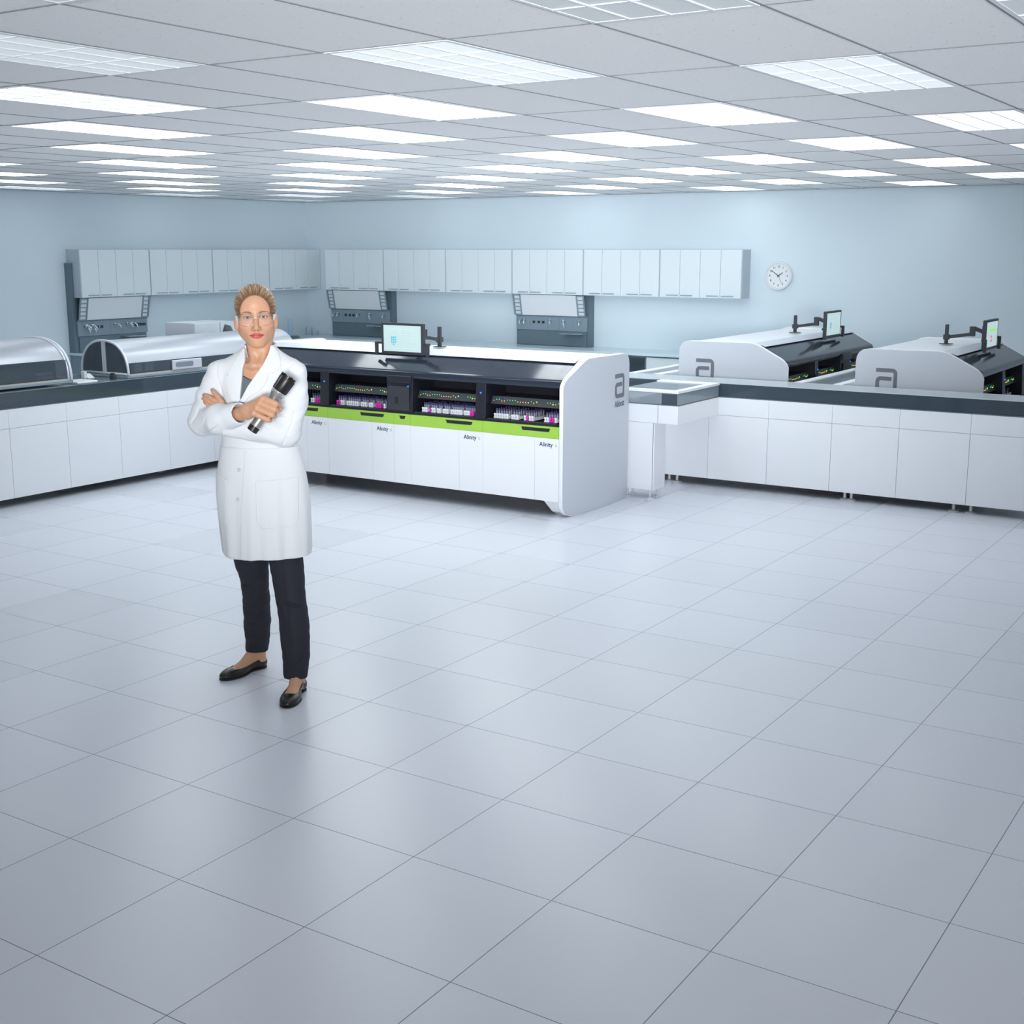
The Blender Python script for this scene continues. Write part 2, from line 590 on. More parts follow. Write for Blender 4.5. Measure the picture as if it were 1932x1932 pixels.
# ------------------------------------------------------------------ service panels under the cabinets
def make_service(F, label, taps, sockets, tray, tall=False, pale_sockets=False):
    r = thing('service_panel', label, 'lab service panel', F(0.49, 0, 0.72), 'gray service panels below the wall cabinets')
    if tall:
        obj('back_panel', MB().box(-0.03, 0.02, 0, 0.10, 0.718, 1.69, F=F).box(0.02, 1.0, 0, 0.075, 0.718, 1.314, F=F), M['gray_blue'], r)
    else:
        obj('back_panel', MB().box(-0.01, 1.0, 0, 0.10, 0.718, 1.314, F=F), M['gray_blue'], r)
    lean = lambda a, t, d: F(a, 0.205 - 0.05 * (1 - t) - d, 1.072 + 0.24 * t)
    # leaning white board
    b = MB()
    vs = [lean(0.015, 0, 0.014), lean(0.955, 0, 0.014), lean(0.955, 1, 0.014), lean(0.015, 1, 0.014),
          lean(0.015, 0, 0.004), lean(0.955, 0, 0.004), lean(0.955, 1, 0.004), lean(0.015, 1, 0.004)]
    b.add(vs, [(0, 1, 2, 3), (7, 6, 5, 4), (0, 4, 5, 1), (1, 5, 6, 2), (2, 6, 7, 3), (3, 7, 4, 0)])
    obj('white_board', b, M['board'], r)
    for s, (a0, a1) in enumerate(((0.0, 0.095), (0.875, 0.965))):
        ld = MB()
        for a in (a0, a1):
            ld.bar(lean(a, 0, 0), lean(a, 1, 0), 0.014, 0.014)
        for k in range(6):
            t = k / 5 * 0.94 + 0.02
            ld.bar(lean(a0, t, -0.001), lean(a1, t, -0.001), 0.012, 0.012)
        obj('ladder_frame', ld, M['gray_light'], r)
    c = MB()
    prof = [(0.102, 0.895), (0.128, 0.895), (0.128, 1.055), (0.155, 1.07), (0.102, 1.07)]
    c.prism(prof, 0.0, 0.975, lambda p, q, a: F(a, p, q))
    cons = obj('console', c, M['gray_light'], r, bevel=0.003)
    obj('lower_panel', MB().box(0.02, 0.965, 0.102, 0.116, 0.72, 0.893, F=F), M['gray_blue'], r)
    for a in (0.2, 0.44, 0.60, 0.79):
        obj('seam', MB().box(a - 0.002, a + 0.002, 0.1283, 0.1287, 0.90, 1.05, F=F), M['gray_blue'], cons)
    for a, two in taps:
        t = MB()
        t.tube([F(a, 0.129, 1.0), F(a, 0.165, 1.004)], 0.011)
        t.tube([F(a, 0.16, 1.004), F(a + 0.01, 0.185, 1.012), F(a + 0.022, 0.205, 0.99), F(a + 0.026, 0.21, 0.965)], [0.010, 0.010, 0.009, 0.007])
        t.bar(F(a - 0.028, 0.163, 1.018), F(a + 0.012, 0.163, 1.022), 0.009, 0.009)
        if two:
            t.tube([F(a + 0.008, 0.17, 1.0), F(a + 0.02, 0.19, 0.96), F(a + 0.022, 0.19, 0.93)], [0.010, 0.009, 0.007])
            t.tube([F(a, 0.165, 1.004), F(a - 0.004, 0.17, 1.03)], [0.012, 0.013])
        obj('tap', t, M['chrome'], r, smooth=True)
    for a in sockets:
        s = MB()
        s.box(a - 0.017, a + 0.017, 0.1285, 0.136, 0.975, 1.005, F=F)
        obj('socket', s, M['rack_white'] if pale_sockets else M['black_soft'], r, bevel=0.002)
    t = MB()
    t.box(tray[0], tray[1], 0.10, 0.26, 0.866, 0.874, F=F).box(tray[0], tray[1], 0.10, 0.115, 0.874, 0.905, F=F)
    obj('tray', t, M['steel'], r, bevel=0.002)
    return r

make_service(FL(9.27), 'gray lab service panel with leaning white board on the left wall', [(0.09, True), (0.17, True), (0.50, False), (0.67, False), (0.74, False)], [0.26, 0.32, 0.81, 0.85, 0.89, 0.93], (0.58, 0.83), tall=True, pale_sockets=False)
make_service(FR(11.352), 'gray lab service panel on the back wall near the room corner', [(0.07, False), (0.14, False), (0.48, False), (0.68, True), (0.90, False)], [0.25, 0.32, 0.38], (0.70, 0.96))
make_service(FR(8.43), 'gray lab service panel on the back wall, farther from the room corner', [(0.07, False), (0.13, False), (0.49, False), (0.68, True), (0.89, False)], [0.25, 0.32, 0.38], (0.68, 0.95))

# ------------------------------------------------------------------ worktop and base cabinets along the walls
w = MB()
poly = [(9.22, YW - 0.001), (9.22, 11.29), (12.60, 11.29), (12.60, 5.0), (XW - 0.001, 5.0), (XW - 0.001, YW - 0.001)]
w.prism(poly, 0.690, 0.716, lambda p, q, a: (p, q, a))
tag(obj('worktop', w, M['worktop'], bevel=0.003), 'long pale L-shaped worktop running along both walls', 'worktop')
for k in range(4):
    x0 = 9.24 + k * 0.84
    r = thing('base_cabinet', 'base cabinet under the worktop on the left wall, ' + ['at its free left end', 'second from its free left end', 'third from its free left end', 'nearest the room corner'][k], 'cabinet', (x0 + 0.42, 11.6, 0), 'base cabinets along the walls')
    obj('body', MB().box(x0, x0 + 0.835, 11.34, YW - 0.002, 0.0, 0.689), M['gray_light'], r, bevel=0.002)
    for j in range(2):
        d = obj('door', MB().box(x0 + 0.006 + j * 0.415, x0 + 0.414 + j * 0.415, 11.322, 11.339, 0.08, 0.68), M['cab_side'], r, bevel=0.002)
        obj('handle', MB().bar((x0 + 0.13 + j * 0.415, 11.312, 0.62), (x0 + 0.29 + j * 0.415, 11.312, 0.62), 0.012, 0.012), M['cab_handle'], d)
yb = [11.30, 10.39, 9.415, 8.44, 7.465, 6.475, 5.50, 5.02]
for k in range(7):
    y1_, y0_ = yb[k], yb[k + 1]
    is_open = (k == 4)
    lab = ['first from the room corner', 'second from the room corner', 'third from the room corner', 'fourth from the room corner', 'open unit with a dark niche beside the drawers', 'with white drawers beside the open niche', 'at its right-hand end'][k]
    r = thing('base_cabinet', 'base cabinet on the back wall, ' + lab, 'cabinet', (12.9, (y0_ + y1_) / 2, 0), 'base cabinets along the walls')
    b = MB()
    if is_open:
        t = 0.02
        b.box(12.66, XW - 0.002, y0_, y0_ + t, 0, 0.689).box(12.66, XW - 0.002, y1_ - t, y1_, 0, 0.689)
        b.box(XW - 0.03, XW - 0.002, y0_ + t, y1_ - t, 0, 0.689).box(12.66, XW - 0.03, y0_ + t, y1_ - t, 0, 0.06)
        b.box(12.66, XW - 0.03, y0_ + t, y1_ - t, 0.665, 0.689)
        obj('body', b, M['gray_blue'], r)
        continue
    obj('body', MB().box(12.66, XW - 0.002, y0_ + 0.002, y1_ - 0.002, 0.0, 0.689), M['gray_light'], r, bevel=0.002)
    nd = 2 if y1_ - y0_ > 0.6 else 1
    for j in range(nd):
        wd = (y1_ - y0_) / nd
        for (za, zb) in ((0.08, 0.27), (0.275, 0.47), (0.475, 0.672)):
            d = obj('drawer', MB().box(12.64, 12.659, y0_ + j * wd + 0.008, y0_ + (j + 1) * wd - 0.008, za, zb), M['cab_white'], r, bevel=0.002)
            yc = y0_ + (j + 0.5) * wd
            obj('handle', MB().bar((12.630, yc - 0.06, zb - 0.095), (12.630, yc + 0.06, zb - 0.095), 0.014, 0.014), M['steel'], d)

# little things on the worktop near the corner
b = MB().tube([(12.394, 11.496, 0.717), (12.394, 11.496, 0.725), (12.394, 11.496, 0.727), (12.394, 11.496, 0.958)], [0.05, 0.05, 0.028, 0.028], 16)
tag(obj('pole_stand', b, M['bottle'], smooth=False), 'tall pale blue tube on a round foot standing on the worktop near the corner', 'tube')
for (x, y, z, lab) in ((12.958, 11.73, 0.81, 'thin pale spout on the worktop in the room corner, left one of the tall pair'), (12.984, 11.655, 0.81, 'thin pale spout on the worktop in the room corner, right one of the tall pair'), (13.02, 11.58, 0.765, 'short pale spout on the worktop in the room corner')):
    t = MB().tube([(x, y, 0.717), (x, y, z - 0.01), (x - 0.01, y - 0.012, z)], 0.010, 8)
    t.tube([(x, y, 0.717), (x, y, 0.727)], 0.018, 10)
    tag(obj('water_spout', t, M['bottle'], smooth=True), lab, 'spout', 'spouts on the corner worktop')
t = MB().box(12.27, 12.36, 11.14, 11.235, 0.716, 0.742)
t.v = [(x, y + 0.16, z) for x, y, z in t.v]
t.box(12.29, 12.34, 11.31, 11.385, 0.742, 0.752)
tag(obj('lab_block', t, M['gray_blue'], bevel=0.004), 'small dark gray block on the edge of the corner worktop', 'lab device')

# ------------------------------------------------------------------ wall clock
cr = thing('wall_clock', 'round white wall clock with thin dark hands on the back wall', 'clock', (XW, 5.17, 1.563))
FC = lambda u, v, w: (XW - 0.002 - w, 5.17 - u, 1.563 + v)
def ring(mb, r0, r1, w0, w1, F, n=48):
    vs = []
    for k in range(n):
        a = 2 * math.pi * k / n
        c, s = math.cos(a), math.sin(a)
        vs += [F(r0 * c, r0 * s, w0), F(r1 * c, r1 * s, w0), F(r1 * c, r1 * s, w1), F(r0 * c, r0 * s, w1)]
    fs = []
    for k in range(n):
        a, b = 4 * k, 4 * ((k + 1) % n)
        for j in range(4):
            fs.append((a + j, a + (j + 1) % 4, b + (j + 1) % 4, b + j))
    return mb.add(vs, fs)
R_ = 0.15
obj('rim', ring(MB(), R_ - 0.022, R_, 0.0, 0.045, FC), M['clock_rim'], cr, bevel=0.006, seg=3)
pl = [( (R_ - 0.021) * math.cos(2 * math.pi * k / 48), (R_ - 0.021) * math.sin(2 * math.pi * k / 48)) for k in range(48)]
face = obj('dial', MB().prism(pl, 0.0, 0.030, lambda p, q, a: FC(p, q, a)), M['clock_face'], cr)
for h in range(1, 13):
    a = math.pi / 2 - h * math.pi / 6
    cx_, cy_ = 0.098 * math.cos(a), 0.098 * math.sin(a)
    text_mesh('numeral', str(h), 0.030, M['clock_ink'], face, lambda u, v, w, cx_=cx_, cy_=cy_: FC(cx_ + u, cy_ + v - 0.011, 0.0305 + w * 0.3), bold=0.0006)
for nm, ang, ln, wd in (('hour_hand', 35, 0.058, 0.006), ('minute_hand', 145, 0.092, 0.0045), ('second_hand', -62, 0.088, 0.0016)):
    a = math.radians(ang)
    c, s = math.cos(a), math.sin(a)
    zz = {'hour_hand': 0.0325, 'minute_hand': 0.034, 'second_hand': 0.0355}[nm]
    P4 = [(-0.015, -wd), (ln, -wd * 0.6), (ln, wd * 0.6), (-0.015, wd)]
    obj(nm, MB().prism([(p * c - q * s, p * s + q * c) for p, q in P4], zz, zz + 0.001, lambda p, q, a: FC(p, q, a)), M['clock_ink'], cr)

# ------------------------------------------------------------------ track benches with smoked covers
def foot(parent, x, y, h, r=0.012):
    t = MB().tube([(x, y, 0.012), (x, y, h)], r, 10)
    t.tube([(x, y, 0.0), (x, y, 0.006), (x, y, 0.014)], [r * 3.2, r * 3.2, r * 1.3], 16)
    return obj('foot', t, M['foot'], parent, autosmooth=40)

def make_bench(F, a0, a1, depth, seams, ztop, label, top_mat, ztop_back):
    """F(a,b,z): a along the front, b back from the front face"""
    r = thing('track_bench', label, 'lab bench', F((a0 + a1) / 2, depth / 2, 0))
    obj('body', MB().box(a0 + 0.004, a1 - 0.004, 0.014, depth, 0.075, 0.712, F=F), M['gap'], r)
    ss = [a0] + [s for s in seams if a0 < s < a1] + [a1]
    for s0, s1 in zip(ss[:-1], ss[1:]):
        obj('door_panel', MB().box(s0 + 0.0012, s1 - 0.0012, 0.0, 0.0135, 0.064, 0.5735, F=F), M['white_panel'], r, bevel=0.001)
        obj('upper_panel', MB().box(s0 + 0.0008, s1 - 0.0008, 0.0, 0.0135, 0.5755, 0.713, F=F), M['white_panel'], r, bevel=0.001)
    obj('deck', MB().box(a0, a1, 0.0, depth, 0.7135, 0.720, F=F), M['deck'], r)
    cov = obj('cover', MB().box(a0, a1, 0.006, 0.012, 0.7205, ztop - 0.006, F=F), M['smoke'], r)
    vs = [F(a0, 0.004, ztop - 0.006), F(a1, 0.004, ztop - 0.006), F(a1, depth, ztop_back - 0.006), F(a0, depth, ztop_back - 0.006),
          F(a0, 0.004, ztop), F(a1, 0.004, ztop), F(a1, depth, ztop_back), F(a0, depth, ztop_back)]
    obj('cover_top', MB().add(vs, [(0, 1, 2, 3), (7, 6, 5, 4), (0, 4, 5, 1), (1, 5, 6, 2), (2, 6, 7, 3), (3, 7, 4, 0)]), top_mat, cov)
    obj('cover_back', MB().box(a0, a1, depth - 0.010, depth - 0.004, 0.7205, min(ztop, ztop_back) - 0.007, F=F), M['smoke'], cov)
    return r

# left bench, front along y = 8.03
FLB = lambda a, b, z: (a, 8.03 + b, z)
lb = make_bench(FLB, 4.6, 8.9, 0.72, [4.685, 5.18, 5.685, 6.185, 6.68, 7.175, 7.67, 8.17], 0.838, 'long white panelled track bench on the left with smoked cover band', M['clear'], 0.838)
for x in (5.3, 6.30, 7.3, 8.3):
    foot(lb, x, 8.30, 0.075)
obj('track_rail', MB().box(4.6, 8.9, 8.25, 8.27, 0.7205, 0.765).box(4.6, 8.9, 8.42, 8.44, 0.7205, 0.765), M['gray_light'], lb, bevel=0.002)
# right bench, front along x = 9.2
FRB = lambda a, b, z: (9.2 + b, -a, z)
rb = make_bench(FRB, -5.9, 0.6, 0.36, [-4.65, -4.148, -3.654, -3.154, -2.654, -2.155, -1.655, -1.155, -0.655, -0.155], 0.826, 'long white panelled track bench on the right in front of the two rear analyzers', M['frost'], 0.826)
for y in (4.51, 4.44, 3.05, 3.0, 2.25, 2.13, 1.3, 1.25):
    foot(rb, 9.27, y, 0.075)
obj('track_rail', MB().box(9.30, 9.315, -0.6, 5.9, 0.7205, 0.765).box(9.44, 9.455, -0.6, 5.9, 0.7205, 0.765), M['gray_light'], rb, bevel=0.002)

# bridge between the main analyzer and the right bench, on a narrow cabinet
br = thing('track_bridge', 'short white track bridge on a narrow pedestal beside the large front analyzer', 'lab bench', (8.6, 4.3, 0))
obj('pedestal', MB().box(8.472, 8.660, 4.252, 4.56, 0.070, 0.5775), M['white_panel'], br, bevel=0.0015)
obj('seam', MB().box(8.4706, 8.4718, 4.262, 4.265, 0.075, 0.5765), M['gap'], br)
bd = MB().box(8.47, 9.198, 4.066, 4.56, 0.579, 0.714)
obj('beam', bd, M['white_panel'], br, bevel=0.0015)
obj('seam', MB().box(8.4688, 8.4698, 4.225, 4.228, 0.580, 0.713), M['gap'], br)
obj('deck', MB().box(8.47, 9.198, 4.066, 4.56, 0.7145, 0.720), M['deck'], br)
cv = MB()
cv.box(8.474, 8.480, 4.07, 4.56, 0.7205, 0.806).box(8.48, 9.198, 4.07, 4.076, 0.7205, 0.806)
cov = obj('cover', cv, M['clear'], br)
obj('cover_end', MB().box(8.4725, 8.4735, 4.075, 4.20, 0.7205, 0.800), M['smoke'], cov)
rim = MB()
rim.box(8.466, 8.53, 4.062, 4.56, 0.8065, 0.826)
rim.box(8.53, 9.198, 4.062, 4.12, 0.8065, 0.826)
rim.box(9.10, 9.198, 4.12, 4.56, 0.8065, 0.826)
obj('cover_rim', rim, M['white'], br, bevel=0.003)
obj('cover_pane', MB().box(8.531, 9.099, 4.121, 4.56, 0.812, 0.818), M['clear'], cov)
obj('track_rail', MB().box(8.48, 9.19, 4.24, 4.255, 0.7205, 0.765).box(8.48, 9.19, 4.37, 4.385, 0.7205, 0.765), M['gray_light'], br, bevel=0.002)
for x, y in ((8.51, 4.30), (8.61, 4.29), (8.51, 4.49), (8.615, 4.50)):
    foot(br, x, y, 0.071, 0.008)

# low white conveyors running away beside the rear analyzers
def conveyor(x0, x1, y0, y1, label):
    r = thing('conveyor', label, 'conveyor', ((x0 + x1) / 2, (y0 + y1) / 2, 0), 'low white conveyors between the rear analyzers')
    obj('body', MB().box(x0, x1, y0, y1, 0.06, 0.715), M['white_panel'], r, bevel=0.002)
    obj('deck', MB().box(x0 + 0.004, x1 - 0.004, y0 + 0.004, y1 - 0.004, 0.7155, 0.722), M['deck'], r)
    rl = MB().box(x0, x1, y0, y0 + 0.07, 0.7225, 0.826).box(x0, x1, y1 - 0.07, y1, 0.7225, 0.826)
    obj('side_rail', rl, M['white'], r, bevel=0.003)
    obj('cover_pane', MB().box(x0, x1, y0 + 0.0705, y1 - 0.0705, 0.812, 0.818), M['clear'], r)
    for x in (x0 + 0.1, x1 - 0.1):
        for y in (y0 + 0.06, y1 - 0.06):
            foot(r, x, y, 0.062, 0.008)
conveyor(9.565, 12.2, 3.22, 3.60, 'low white conveyor in the gap between the two rear analyzers')
conveyor(9.565, 12.2, 4.76, 5.06, 'low white conveyor to the left of the left rear analyzer')

# ------------------------------------------------------------------ domed sample handlers on the left bench
def dome_profile(y0, z0, y1, z1, ztop, n=40):
    """arch from the front foot (y0,z0) over the top to the back foot (y1,z1): superellipse"""
    yc = (y0 + y1) / 2
    hw = (y1 - y0) / 2
    out = []
    for k in range(n + 1):
        t = math.pi * k / n
        c, s = math.cos(t), math.sin(t)
        e = 2 / 2.35
        yy = yc - hw * math.copysign(abs(c) ** e, c)
        zz = z0 + (ztop - z0) * abs(s) ** e
        out.append((yy, zz))
    return out

def shell(name, prof, x0, x1, thick, mt, parent):
    """curved sheet extruded along x"""
    mb = MB()
    n = len(prof)
    inner = []
    for i in range(n):
        a = Vector(prof[max(i - 1, 0)]).to_3d()
        b = Vector(prof[min(i + 1, n - 1)]).to_3d()
        t = (b - a).normalized()
        nn = Vector((t.y, -t.x, 0))
        inner.append((prof[i][0] + nn.x * thick, prof[i][1] + nn.y * thick))
    poly = list(prof) + inner[::-1]
    m2 = len(poly)
    vs = [(x0, p, q) for p, q in poly] + [(x1, p, q) for p, q in poly]
    fs = [(i, (i + 1) % m2, m2 + (i + 1) % m2, m2 + i) for i in range(m2)]
    for off in (0, m2):
        for i in range(n - 1):
            fs.append((off + i, off + i + 1, off + m2 - 2 - i, off + m2 - 1 - i))
    mb.add(vs, fs)
    return obj(name, mb, mt, parent, autosmooth=40)

def dome(label, x0, x1, y0, y1, z0, ztop, zsplit, end_x, name):
    r = thing(name, label, 'sample handler', ((x0 + x1) / 2, (y0 + y1) / 2, z0))
    prof = dome_profile(y0, z0, y1, z0, ztop)
    k = next(i for i, p in enumerate(prof) if p[1] > zsplit)
    shell('hood', prof[k - 1:], x0 + 0.012, x1, 0.008, M['hood_white'], r)
    xe = x1 if end_x < (x0 + x1) / 2 else end_x - 0.035
    lower = MB().box(x0 + 0.012, xe, y0 + 0.004, y0 + 0.009, z0 + 0.014, prof[k - 1][1] - 0.001)
    obj('front_pane', lower, M['pane'], r)
    obj('base', MB().box(x0 + 0.002, x1, y0 - 0.005, y1 + 0.005, z0 - 0.018, z0), M['gray_light'], r, bevel=0.003)
    obj('base_strip', MB().box(x0 + 0.015, x1, y0, y0 + 0.012, z0 + 0.0005, z0 + 0.013), M['tan'], r)
    obj('inner_housing', MB().box(x0 + 0.10, x1 - 0.02, y0 + 0.16, y1 - 0.06, z0 + 0.001, ztop - 0.06), M['hood_gray'], r, bevel=0.01)
    # end arch: tube along the profile, glazed, with mullions
    e = MB().tube([(end_x, p, q) for p, q in prof], 0.011, 8)
    e.tube([(end_x, y0, z0 + 0.012), (end_x, y1, z0 + 0.012)], 0.010, 8)
    fr = obj('end_frame', e, M['alu'], r, smooth=True)
    yc = (y0 + y1) / 2
    e2 = MB().box(end_x - 0.009, end_x + 0.009, yc - 0.021, yc - 0.003, z0 + 0.012, ztop - 0.004)
    e2.box(end_x - 0.009, end_x + 0.009, yc + 0.001, yc + 0.019, z0 + 0.012, ztop - 0.004)
    obj('mullion', e2, M['alu'], fr, bevel=0.002)
    pane = [p for p in prof if True]
    obj('end_pane', MB().prism(pane, end_x - 0.002, end_x + 0.002, lambda p, q, a: (a, p, q)), M['pane'], r)
    return r, prof

d2, prof2 = dome('long pearl white domed sample handler with glazed end, left of the woman', 6.82, 8.78, 8.075, 8.63, 0.857, 1.126, 0.968, 6.833, 'domed_sample_handler')
# handle plate on its front
hp = obj('handle_plate', MB().box(7.28, 7.60, 8.058, 8.0745, 0.872, 0.950), M['alu'], d2, bevel=0.004)
obj('handle', MB().prism(rounded([(7.315, 0.893), (7.50, 0.893), (7.50, 0.932), (7.315, 0.932)], 0.018), 8.052, 8.0575, lambda p, q, a: (p, a, q)), M['hood_gray'], hp)
obj('inner_window', MB().box(7.0, 7.08, 8.20, 8.234, 0.87, 1.02).box(7.12, 7.2, 8.20, 8.234, 0.87, 1.02), M['alu'], d2)

d1, prof1 = dome('taller pearl white domed sample handler at the left edge of the picture', 4.8, 6.30, 8.075, 8.82, 0.872, 1.178, 1.036, 6.288, 'domed_sample_handler')
obj('end_trim', MB().tube([(6.262, p, q) for p, q in prof1], 0.009, 8), M['alu'], d1, smooth=True)
for k in range(4):
    pass
def vial_rows(parent):
    for j in range(2):
        for k in range(9 - 2 * j):
            x = 6.225 - k * 0.018
            z = 0.922 - j * 0.032
            t = MB().tube([(x, 8.222, z - 0.009), (x, 8.222, z + 0.009)], 0.0042, 6)
            obj('vial', t, M['rack_white'], parent)
vial_rows(d1)

# loose plates and blocks on the bench between the two domes
r = tag(obj('track_plate', MB().box(6.33, 6.52, 8.06, 8.26, 0.839, 0.853), M['white'], bevel=0.003), 'flat white plate on the left bench cover between the two domes', 'plate')
t = MB().box(6.635, 6.66, 8.36, 8.40, 0.839, 0.895)
t.prism([(8.34, 0.839), (8.42, 0.839), (8.40, 0.875)], 6.66, 6.72, lambda p, q, a: (a, p, q))
tag(obj('corner_bracket', t, M['white'], bevel=0.002), 'small white bracket on the left bench at the left end of the middle dome', 'bracket')
t = MB().box(6.70, 6.735, 8.10, 8.145, 0.839, 0.875).box(6.707, 6.728, 8.107, 8.138, 0.875, 0.89)
tag(obj('track_sensor', t, M['black_soft'], bevel=0.003), 'tiny dark sensor block on the left bench before the glazed dome end', 'sensor')

# box-shaped machine on the left wall worktop, seen over the dome
mc = thing('bench_machine', 'pale gray box-shaped machine behind the middle dome, left of the woman', 'lab device', (8.2, 9.05, 0))
fmb = lambda y: y
obj('stand', MB().box(8.42, 8.98, 9.0, 9.4, 0.0, 1.02), M['gray_light'], mc, bevel=0.004)
obj('housing', MB().box(8.42, 8.74, 9.0, 9.4, 1.021, 1.165), M['box_gray'], mc, bevel=0.006)
cw = MB().prism([(8.745, 1.021), (8.80, 1.14), (8.745, 1.165)], 9.0, 9.35, lambda p, q, a: (p, a, q))
cw.prism([(8.80, 1.145), (8.745, 1.165), (8.94, 1.165), (8.98, 1.05), (8.94, 1.05), (8.90, 1.12)], 9.02, 9.35, lambda p, q, a: (p, a, q))
obj('lid', cw, M['box_gray'], mc)
# ------------------------------------------------------------------ analyzers
DEP = 0.962
def z_low(d):
    # foot: rounded nose at the front, small round at the back
    if d < 0.12:
        return 0.10 - 0.10 * math.sqrt(max(0, 1 - ((0.12 - d) / 0.12) ** 2))
    if d > 0.90:
        return 0.07 - 0.07 * math.sqrt(max(0, 1 - ((d - 0.90) / 0.062) ** 2))
    return 0.0
TOPC = rounded([(0.0, 0.60), (-0.006, 0.945), (0.285, 1.098), (0.962, 1.094), (0.962, 0.60)], [0, 0.13, 0.20, 0.11, 0], 10)
def z_high(d):
    best = None
    for (a, b) in zip(TOPC[:-1], TOPC[1:]):
        if min(a[0], b[0]) - 1e-9 <= d <= max(a[0], b[0]) + 1e-9:
            if abs(b[0] - a[0]) < 1e-9:
                z = max(a[1], b[1])
            else:
                z = a[1] + (b[1] - a[1]) * (d - a[0]) / (b[0] - a[0])
            best = z if best is None else max(best, z)
    return best

def end_panel(parent, F, lin, lout):
    """lin: inner face, lout: outer face coordinate; outer face bulges in plan"""
    s = 1 if lout > lin else -1
    ds = [0.0, 0.003, 0.01, 0.02, 0.035, 0.05, 0.07, 0.09, 0.12] + [0.12 + 0.78 * k / 22 for k in range(1, 23)] + [0.915, 0.93, 0.942, 0.952, 0.958, 0.962]
    vs, fs = [], []
    for d in ds:
        u = 2 * d / DEP - 1
        lo = lout + s * 0.035 * (1 - u * u)
        zl, zh = z_low(d), z_high(d)
        vs += [F(d, lin, zl), F(d, lin, zh), F(d, lo, zh), F(d, lo, zl)]
    for i in range(len(ds) - 1):
        a, b = 4 * i, 4 * (i + 1)
        for j in range(4):
            fs.append((a + j, b + j, b + (j + 1) % 4, a + (j + 1) % 4))
    n = 4 * (len(ds) - 1)
    fs += [(0, 1, 2, 3), (n, n + 3, n + 2, n + 1)]
    mb = MB()
    side = [q for k, q in enumerate(fs[:-2]) if k % 4 == 2]
    rest = [q for k, q in enumerate(fs[:-2]) if k % 4 != 2] + fs[-2:]
    mb.add(vs, rest)
    mb.f += side
    mb.fm += [1] * len(side)
    return obj('end_panel', mb, [M['white'], M['end_face']], parent, autosmooth=35, bevel=0.004)

def logo_path():
    pts = rounded([(0.0, 0.915), (0.915, 0.915), (0.915, 0.085), (0.085, 0.085), (0.085, 0.56), (0.74, 0.56)], [0, 0.16, 0.04, 0.16, 0.16, 0], 6)
    # drop the rounding of the first and last (open ends)
    return pts

def stroke(pts, w):
    """open polyline -> list of quads (as one strip)"""
    L, R = [], []
    n = len(pts)
    for i in range(n):
        p = Vector(pts[i]).to_3d()
        a = Vector(pts[max(0, i - 1)]).to_3d()
        b = Vector(pts[min(n - 1, i + 1)]).to_3d()
        t = (b - a).normalized()
        nn = Vector((-t.y, t.x, 0))
        if 0 < i < n - 1:
            t1 = (p - a).normalized()
            t2 = (b - p).normalized()
            c = max(0.5, math.sqrt(max(0.0, (1 + t1.dot(t2)) / 2)))
        else:
            c = 1
        L.append((p.x + nn.x * w / 2 / c, p.y + nn.y * w / 2 / c))
        R.append((p.x - nn.x * w / 2 / c, p.y - nn.y * w / 2 / c))
    return L, R

